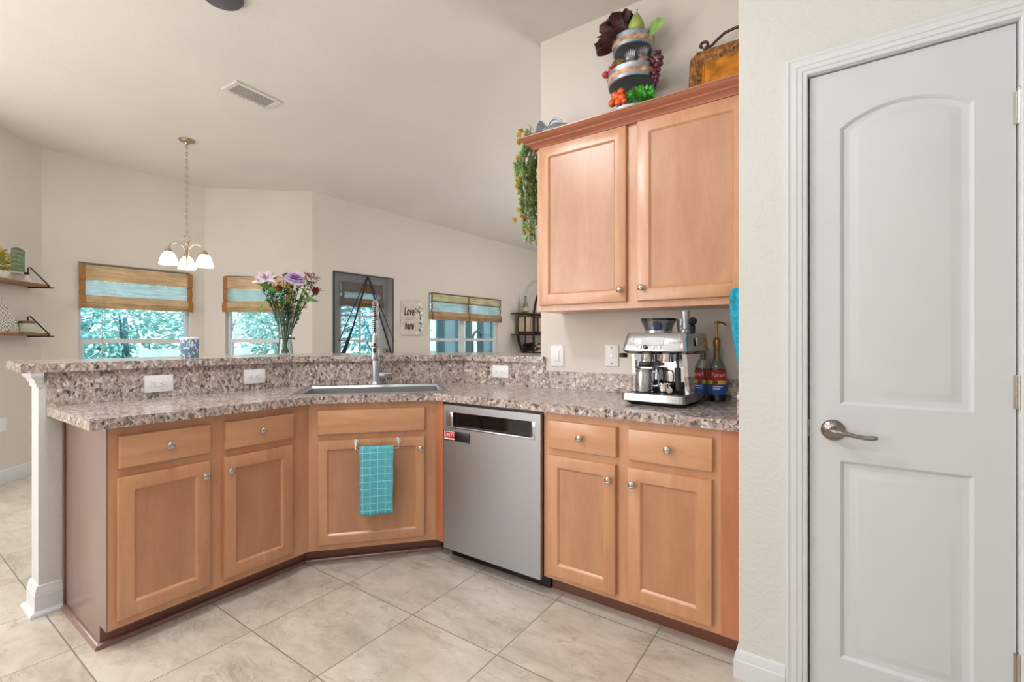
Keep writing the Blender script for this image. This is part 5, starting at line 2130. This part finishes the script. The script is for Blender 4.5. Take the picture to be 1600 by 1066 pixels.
# ------------------------------------------------------------------ metal rack by the far wall
bk = thing('wine_rack', 'black metal and dark wood rack against the far wall', 'rack', (W3.x, W3.y, 0), A3)
for z in (1.655, 1.272):
    mb = MB()
    mb.box(3.80, 5.05, -0.34, -0.03, z - 0.022, z, 0.004)
    mb.build('shelf', 'wicker', bk, 20)
for y in (-0.33,):
    mb = MB()
    pts = [(4.10, y, 0.0), (4.10, y, 1.5)]
    for k in range(1, 13):
        f = k / 12
        pts.append((4.10 + 0.50 * (1 - math.cos(f * PI / 2)), y, 1.5 + 0.72 * math.sin(f * PI / 2)))
    pts += [(2 * 4.60 - x, yy, z) for x, yy, z in pts[::-1][1:]]
    mb.tube(pts, 0.022, 8)
    mb.build('arch', 'black_metal', bk)
mb = MB()
for k in range(9):
    f = k / 8
    mb.tube([(3.62 + 0.34 * f, -0.34 + 0.30 * f, 1.262), (3.70 + 0.32 * f, -0.33 + 0.28 * f, 1.08), (3.86 + 0.28 * f, -0.30 + 0.24 * f, 0.92)], 0.008, 5)
mb.tube([(3.62, -0.34, 1.262), (5.05, -0.34, 1.262)], 0.010, 6)
mb.tube([(3.86, -0.30, 0.92), (5.0, -0.30, 0.92)], 0.010, 6)
mb.tube([(4.10, -0.06, 0.92), (5.0, -0.06, 0.92)], 0.010, 6)
mb.tube([(4.05, -0.18, 0.0), (4.05, -0.18, 1.25)], 0.012, 6)
mb.tube([(4.95, -0.18, 0.0), (4.95, -0.18, 1.25)], 0.012, 6)
mb.build('basket', 'black_metal', bk)


def w3p(s, y, z):
    return (W3.x + math.cos(A3) * s - math.sin(A3) * y, W3.y + math.sin(A3) * s + math.cos(A3) * y, z)


for k, (s_, w_) in enumerate(((4.075, 0.26), (4.49, 0.26))):
    t = thing('display_box', ['dark framed cream box on the rack nearest the window', 'dark framed cream box on the rack behind the metal arch'][k], 'box', w3p(s_, -0.17, 1.273), A3, 'cream boxes on the rack')
    mb = MB()
    mb.box(-w_ / 2, w_ / 2, -0.08, 0.08, 0.0, 0.33)
    mb.build('case', 'wicker', t, 0)
    mb = MB()
    mb.box(-w_ / 2 + 0.03, w_ / 2 - 0.03, -0.083, -0.08, 0.05, 0.31)
    mb.box(-w_ / 2 - 0.002, -w_ / 2 + 0.0005, -0.060, 0.060, 0.05, 0.31)
    mb.build('panel', 'cream_box', t, 0)
    t.rotation_euler.z = A3
gb = thing('green_bottle', 'green glass bottle standing on top of the rack', 'bottle', w3p(4.07, -0.17, 1.656), 0)
mb = MB()
mb.lathe([(0.05, 0), (0.056, 0.01), (0.056, 0.12), (0.05, 0.15), (0.026, 0.21), (0.02, 0.25), (0.02, 0.30), (0.025, 0.305), (0.025, 0.315), (0.0, 0.315)], 22)
mb.build('glass', 'bottle_green', gb)
mb = MB()
mb.lathe([(0.0566, 0.035), (0.0572, 0.036), (0.0572, 0.105), (0.0566, 0.106)], 22, None, False, False)
mb.build('label', 'cream_box', gb)
for k in range(5):
    t = thing('wine_bottle', ['dark wine bottle lying lowest in the rack basket', 'dark wine bottle lying second in the rack basket', 'dark wine bottle lying in the middle of the rack basket', 'dark wine bottle lying fourth in the rack basket', 'dark wine bottle lying topmost in the rack basket'][k], 'bottle',
              w3p(4.13 + 0.11 * (k % 3) + 0.05 * (k // 3), -0.05, 0.975 + 0.085 * (k // 3)), A3, 'wine bottles in the basket')
    mb = MB()
    mb.lathe([(0.036, 0), (0.039, 0.006), (0.039, 0.19), (0.016, 0.24), (0.015, 0.30), (0.0, 0.301)], 16, rot_to((0.0, -1, 0.12)))
    mb.build('glass', 'cable_box', t)
    mb = MB()
    mb.lathe([(0.0165, 0.26), (0.0165, 0.304), (0.0, 0.305)], 14, rot_to((0.0, -1, 0.12)))
    mb.build('capsule', ['cream_box', 'red_label', 'nickel', 'cream_box', 'gold'][k], t)

# ------------------------------------------------------------------ things on the bar
cpx = thing('patterned_tumbler', 'blue and white floral tumbler standing on the bar', 'tumbler', (-2.948, 1.111, ZB + 0.0005), 0)
mb = MB()
mb.lathe([(0.040, 0), (0.0415, 0.003), (0.0455, 0.100), (0.046, 0.104)], 30, None, True, False)
mb.build('cup', 'blue_floral', cpx)
mb = MB()
mb.lathe([(0.0462, 0.103), (0.047, 0.112), (0.044, 0.115), (0.038, 0.110), (0.0, 0.108)], 30, None, False, False)
mb.build('rim', 'white_plastic', cpx)

VX = (-2.897, 1.631)
va = thing('flower_vase', 'tall flared clear glass vase of cut flowers on the bar', 'vase', (VX[0], VX[1], ZB + 0.0005), R(60.6))
mb = MB()
mb.lathe([(0.044, 0.0), (0.047, 0.004), (0.044, 0.04), (0.039, 0.08), (0.0365, 0.108), (0.040, 0.15), (0.050, 0.205), (0.062, 0.25), (0.074, 0.285), (0.0725, 0.286), (0.060, 0.25), (0.048, 0.205), (0.038, 0.15), (0.0345, 0.108), (0.037, 0.08), (0.042, 0.04), (0.044, 0.012), (0.0, 0.012)], 36)
mb.build('glass', 'clear', va)
mb = MB()
mb.lathe([(0.0370, 0.106), (0.0385, 0.107), (0.0385, 0.113), (0.0370, 0.114)], 30, None, False, False)
mb.tube([(0.034, -0.016, 0.110), (0.050, -0.018, 0.112)], 0.004, 8)
mb.ball((0.050, -0.018, 0.109), 0.007)
mb.build('tie', 'twine', va)


def local_stem(t, top, foot, leaf_n, seed, mat='leaf', r=0.0024):
    """a stem from the vase's foot to the bloom, with leaves"""
    rnd = random.Random(seed)
    a, b = Vector(foot), Vector(top)
    neck = Vector((top[0] * 0.42, top[1] * 0.42, 0.25))
    wst = Vector((top[0] * 0.12, top[1] * 0.12, 0.10))
    pts = [a, wst, wst.lerp(neck, 0.5), neck, neck.lerp(b, 0.5) + Vector((0, 0, 0.01)), b]
    mb = MB()
    mb.tube(pts, r, 6)
    mb.build('stem', 'stem', t, 60)
    if leaf_n:
        mb = MB()
        for k in range(leaf_n):
            f = rnd.uniform(0.05, 0.95)
            p = neck.lerp(b, f) if k % 4 else a.lerp(neck, rnd.uniform(0.75, 1.0))
            an = rnd.uniform(0, 2 * PI)
            mb.leaf(p, (math.cos(an), math.sin(an), rnd.uniform(-0.1, 0.7)), (0, 0, 1), rnd.uniform(0.035, 0.062), rnd.uniform(0.016, 0.026), 0.15)
        mb.build('leaves', mat, t, 0)


def flower(name, label, cat, top, foot, n, seed, group='cut flowers in the vase'):
    t = thing(name, label, cat, (VX[0], VX[1], ZB + 0.013), R(60.6), group)
    local_stem(t, top, foot, n, seed)
    return t


# pale lily
t = flower('lily', 'pale pink lily nearest the wall shelves in the vase', 'flower', (-0.118, -0.02, 0.455), (0.02, 0.0, 0.005), 9, 1)
mb = MB()
for k in range(6):
    a = k * PI / 3 + 0.2
    d = Vector((math.cos(a), -0.5, math.sin(a) * 0.6 + 0.2))
    for q in (-0.006, 0.006):
        mb.leaf(Vector((-0.112 + q, -0.02, 0.468)), d, (0, -1, 0.3), 0.066, 0.034, 0.2)
mb.leaf((-0.125, -0.02, 0.455), (-1, -0.2, -0.25), (0, -1, 0.6), 0.066, 0.036, 0.2)
mb.leaf((-0.10, -0.02, 0.455), (1, -0.4, -0.3), (0, -1, 0.6), 0.055, 0.034, 0.2)
mb.build('petals', 'lily', t, 0)
mb = MB()
for k in range(11):
    a = k * 0.9
    mb.leaf((-0.112, -0.026, 0.470), (math.cos(a), -0.8, math.sin(a) * 0.8), (0, 0, 1), 0.040, 0.014, 0.1)
mb.build('centre', 'lily_centre', t, 0)
# lilac chrysanthemum
t = flower('chrysanthemum', 'big lilac chrysanthemum at the top of the bunch', 'flower', (0.045, -0.015, 0.455), (-0.01, 0.01, 0.005), 10, 2)
mb = MB()
for ring in range(6):
    nn = 40 - ring * 5
    for k in range(nn):
        a = 2 * PI * k / nn + ring * 0.3
        el = R(4 + ring * 14)
        tilt_ = Matrix.Rotation(R(32), 3, 'X') @ Matrix.Rotation(R(12), 3, 'Y')
        d_ = tilt_ @ Vector((math.cos(a) * math.cos(el), math.sin(a) * math.cos(el), math.sin(el)))
        mb.leaf(Vector((0.050, -0.015, 0.468)) + tilt_ @ Vector((0, 0, 0.004 * ring)), d_, tilt_ @ Vector((0, 0, 1)), 0.082 - 0.009 * ring, 0.017, 0.14)
mb.build('petals', 'lilac', t, 0)


def rosebud(label, top, seed, r_, mat='rose', foot=(0, 0, 0.005)):
    t = flower('rose', label, 'flower', top, foot, 8, seed)
    mb = MB()
    rnd = random.Random(seed)
    c = Vector(top) + Vector((0, 0, 0.012))
    mb.ball(c, r_ * 0.62, (1, 1, 1.15), 14, 10)
    for ring in range(3):
        for k in range(6):
            a = 2 * PI * k / 6 + ring * 0.5
            mb.leaf(c + Vector((0, 0, -r_ * 0.7)), (math.cos(a) * (0.45 + ring * 0.25), math.sin(a) * (0.45 + ring * 0.25), 1.0 - ring * 0.22), (-math.cos(a), -math.sin(a), 0.5), r_ * 1.7, r_ * 1.3, 0.3)
    mb.build('petals', mat, t, 60)
    mb = MB()
    for k in range(5):
        a = k * 1.257
        mb.leaf(c + Vector((0, 0, -r_ * 0.9)), (math.cos(a), math.sin(a), 0.4), (0, 0, 1), r_ * 1.1, r_ * 0.4, 0.1)
    mb.build('sepals', 'leaf', t, 0)


rosebud('dark red rosebud in the middle of the bunch below the lily', (-0.036, -0.075, 0.395), 3, 0.028)
rosebud('open dark red rose furthest from the shelves side of the bunch', (0.178, -0.01, 0.395), 4, 0.034, foot=(-0.02, -0.01, 0.005))
t = flower('dried_bloom', 'spray of dried reddish blooms above the dark red rose', 'flower', (0.148, 0.01, 0.470), (-0.015, 0.01, 0.005), 14, 5)
mb = MB()
blob_leaves(mb, (0.148, 0.0, 0.485), (0.042, 0.035, 0.030), 90, 0.024, 0.010, 9)
mb.build('blooms', 'dried', t, 0)


def sprig(label, tops, leafs, seed, mat):
    t = thing('leafy_sprig', label, 'sprig', (VX[0], VX[1], ZB + 0.013), R(60.6), 'greenery in the vase')
    rnd = random.Random(seed)
    sm, lm = MB(), MB()
    for j, top in enumerate(tops):
        b = Vector(top)
        neck = Vector((b.x * 0.45, b.y * 0.45, 0.24))
        a = Vector((-b.x * 0.15 + rnd.uniform(-.01, .01), rnd.uniform(-.02, .02), 0.003))
        wst = Vector((b.x * 0.14, b.y * 0.14, 0.10))
        sm.tube([a, wst, wst.lerp(neck, 0.5), neck, b], 0.0019, 5)
        for k in range(leafs + 6):
            f = (k + rnd.random()) / leafs
            p = neck.lerp(b, f) if f <= 1 else wst.lerp(neck, rnd.uniform(0.45, 1))
            an = rnd.uniform(0, 2 * PI)
            lm.leaf(p, (math.cos(an), math.sin(an), rnd.uniform(-.1, .9)), (0, 0, 1), rnd.uniform(.030, .052), rnd.uniform(.015, .026), 0.1)
    sm.build('stems', 'stem', t, 60)
    lm.build('leaves', mat, t, 0)
    return t


sprig('small leaved green sprigs on the shelves side of the vase', [(-0.125, 0.02, 0.40), (-0.095, -0.05, 0.43), (-0.07, -0.06, 0.36), (-0.10, 0.05, 0.44), (-0.13, -0.03, 0.47), (-0.075, 0.0, 0.50)], 20, 31, 'leaf_deep')
sprig('small leaved green sprigs in the middle of the vase', [(-0.02, -0.05, 0.40), (0.02, -0.06, 0.42), (0.01, 0.04, 0.45), (0.05, -0.05, 0.37), (-0.04, 0.03, 0.46), (-0.01, -0.02, 0.50), (0.03, -0.07, 0.33)], 20, 32, 'leaf_deep')
sprig('small leaved green sprigs under the red rose side of the vase', [(0.13, -0.03, 0.38), (0.10, -0.05, 0.41), (0.08, 0.03, 0.44), (0.12, 0.03, 0.45), (0.09, -0.06, 0.34), (0.17, 0.0, 0.47)], 20, 33, 'leaf')
for lab, b_, d_, n_, ln in (('large green leaf drooping over the vase below the lily', (-0.105, -0.04, 0.345), (-0.35, -0.2, -1), (-1, -0.4, 0.2), 0.115),
                            ('large green leaf reaching sideways below the red rose', (0.085, -0.05, 0.345), (1, -0.25, -0.12), (0, -0.7, 1), 0.12),
                            ('large green leaf folded in front of the red rosebud', (-0.10, -0.06, 0.41), (0.9, -0.3, -0.35), (0.1, -1, 0.5), 0.10),
                            ('large green leaf under the lily petals', (-0.07, -0.045, 0.40), (-1, -0.2, 0.35), (0, -0.8, 0.8), 0.10)):
    mb = MB()
    mb.leaf((0, 0, 0), d_, n_, ln, 0.052, 0.12)
    mb.tube([(0, 0, 0), tuple(Vector((-b_[0] * 0.55, -b_[1] * 0.55, 0.24 - b_[2]))), tuple(Vector((-b_[0], -b_[1], 0.02 - b_[2])))], 0.002, 5)
    o = mb.build('large_leaf', 'leaf', None, 0)
    c_, s_ = math.cos(R(60.6)), math.sin(R(60.6))
    place(o, (VX[0] + c_ * b_[0] - s_ * b_[1], VX[1] + s_ * b_[0] + c_ * b_[1], ZB + 0.013 + b_[2]), R(60.6))
    tag(o, lab, 'leaf', 'large leaves in the vase')

# ------------------------------------------------------------------ garden seen through the windows
def shrub(label, x, y, rx, rz, mat, n, seed, ln=0.16):
    t = thing('garden_shrub', label, 'shrub', (x, y, -0.16), seed, 'garden shrubs outside the nook')
    mb = MB()
    blob_leaves(mb, (0, 0, rz + 0.35), (rx, rx * 0.8, rz), n, ln, ln * 0.42, seed)
    mb.build('foliage', mat, t, 0)
    mb = MB()
    mb.tube([(0, 0, 0), (0.03, 0.02, rz * 0.6), (0.0, 0.05, rz * 1.3)], [0.06, 0.05, 0.03], 8)
    for k in range(5):
        a = k * 1.3
        mb.tube([(0.02, 0.02, rz * 0.5), (rx * 0.5 * math.cos(a), rx * 0.5 * math.sin(a), rz * (0.9 + 0.1 * k))], [0.03, 0.012], 6)
    mb.build('trunk', 'trunk', t, 60)


for k, (lab, x, y, rx, rz, mat, n) in enumerate((
        ('bushy blue green shrub outside the widest window, nearest the shelves', -8.3, 1.2, 0.85, 1.05, 'leaf_out2', 1500),
        ('bushy green shrub outside the middle of the widest window', -9.2, 2.55, 1.0, 1.3, 'leaf_out', 1800),
        ('pale green shrub outside the widest window, nearest the lamp', -9.6, 4.0, 0.95, 1.4, 'leaf_out3', 1600),
        ('leafy green shrub outside the window behind the vase', -8.2, 4.7, 1.0, 1.2, 'leaf_out', 1800),
        ('light green tree beyond the shrub behind the vase', -10.8, 6.0, 1.3, 2.1, 'leaf_out3', 1700),
        ('tall leafy shrub outside the back door', -8.1, 6.7, 0.9, 1.5, 'leaf_out2', 1500),
        ('pale leafy tree far beyond the widest window', -12.0, 2.6, 1.6, 2.4, 'leaf_out3', 1700),
        ('tall green tree far beyond the back door', -10.2, 8.6, 1.4, 2.4, 'leaf_out', 1700))):
    shrub(lab, x, y, rx, rz, mat, n, 50 + k)

fn = thing('garden_fence', 'white planked garden fence low outside the widest window', 'fence', (-7.7, 2.35, -0.16), R(96))
for k in range(7):
    mb = MB()
    mb.box(0, 1.5, 0, 0.03, 0.05 + 0.165 * k, 0.05 + 0.165 * k + 0.155)
    mb.build('plank', 'out_white', fn, 0)
for x in (0.02, 0.75, 1.48):
    mb = MB()
    mb.box(x - 0.04, x + 0.04, 0.03, 0.11, 0, 1.22)
    mb.build('post', 'out_white', fn, 0)

# blue grey porch wall outside the double window
pw = thing('garden_room', 'blue grey porch wall with dark posts outside the double window', 'porch', (W3.x, W3.y, -0.16), A3)
mb = MB()
mb.box(4.70, 5.12, 2.60, 2.70, 0, 3.0)
mb.box(6.08, 9.6, 2.60, 2.70, 0, 3.0)
mb.build('panel', 'out_wall', pw, 0)
for x in (4.68, 5.15, 5.62, 6.06, 6.45):
    mb = MB()
    mb.box(x - 0.035, x + 0.035, 2.55, 2.72, 0, 3.0)
    mb.build('post', 'out_post', pw, 0)
mb = MB()
mb.box(5.2, 6.02, 3.3, 3.35, 0, 3.0)
mb.build('far_panel', 'out_wall', pw, 0)
pc = thing('garden_chair', 'dark arched chair back outside the double window', 'chair', w3p(4.23, 1.15, -0.16), A3)
mb = MB()
pts = [(-0.13, 0, 0.0), (-0.13, 0, 1.33)]
for k in range(1, 12):
    a = PI - PI * k / 12
    pts.append((0.13 * math.cos(a), 0, 1.33 + 0.17 * math.sin(a)))
pts += [(0.13, 0, 1.33), (0.13, 0, 0.0)]
mb.tube(pts, 0.022, 8)
mb.build('back', 'out_post', pc)
mb = MB()
mb.box(-0.24, 0.24, -0.42, 0.02, 0.42, 0.47, 0.01)
mb.build('seat', 'out_post', pc)
for x in (-0.21, 0.21):
    mb = MB()
    mb.tube([(x, -0.39, 0), (x, -0.39, 0.42)], 0.022, 8)
    mb.build('leg', 'out_post', pc)
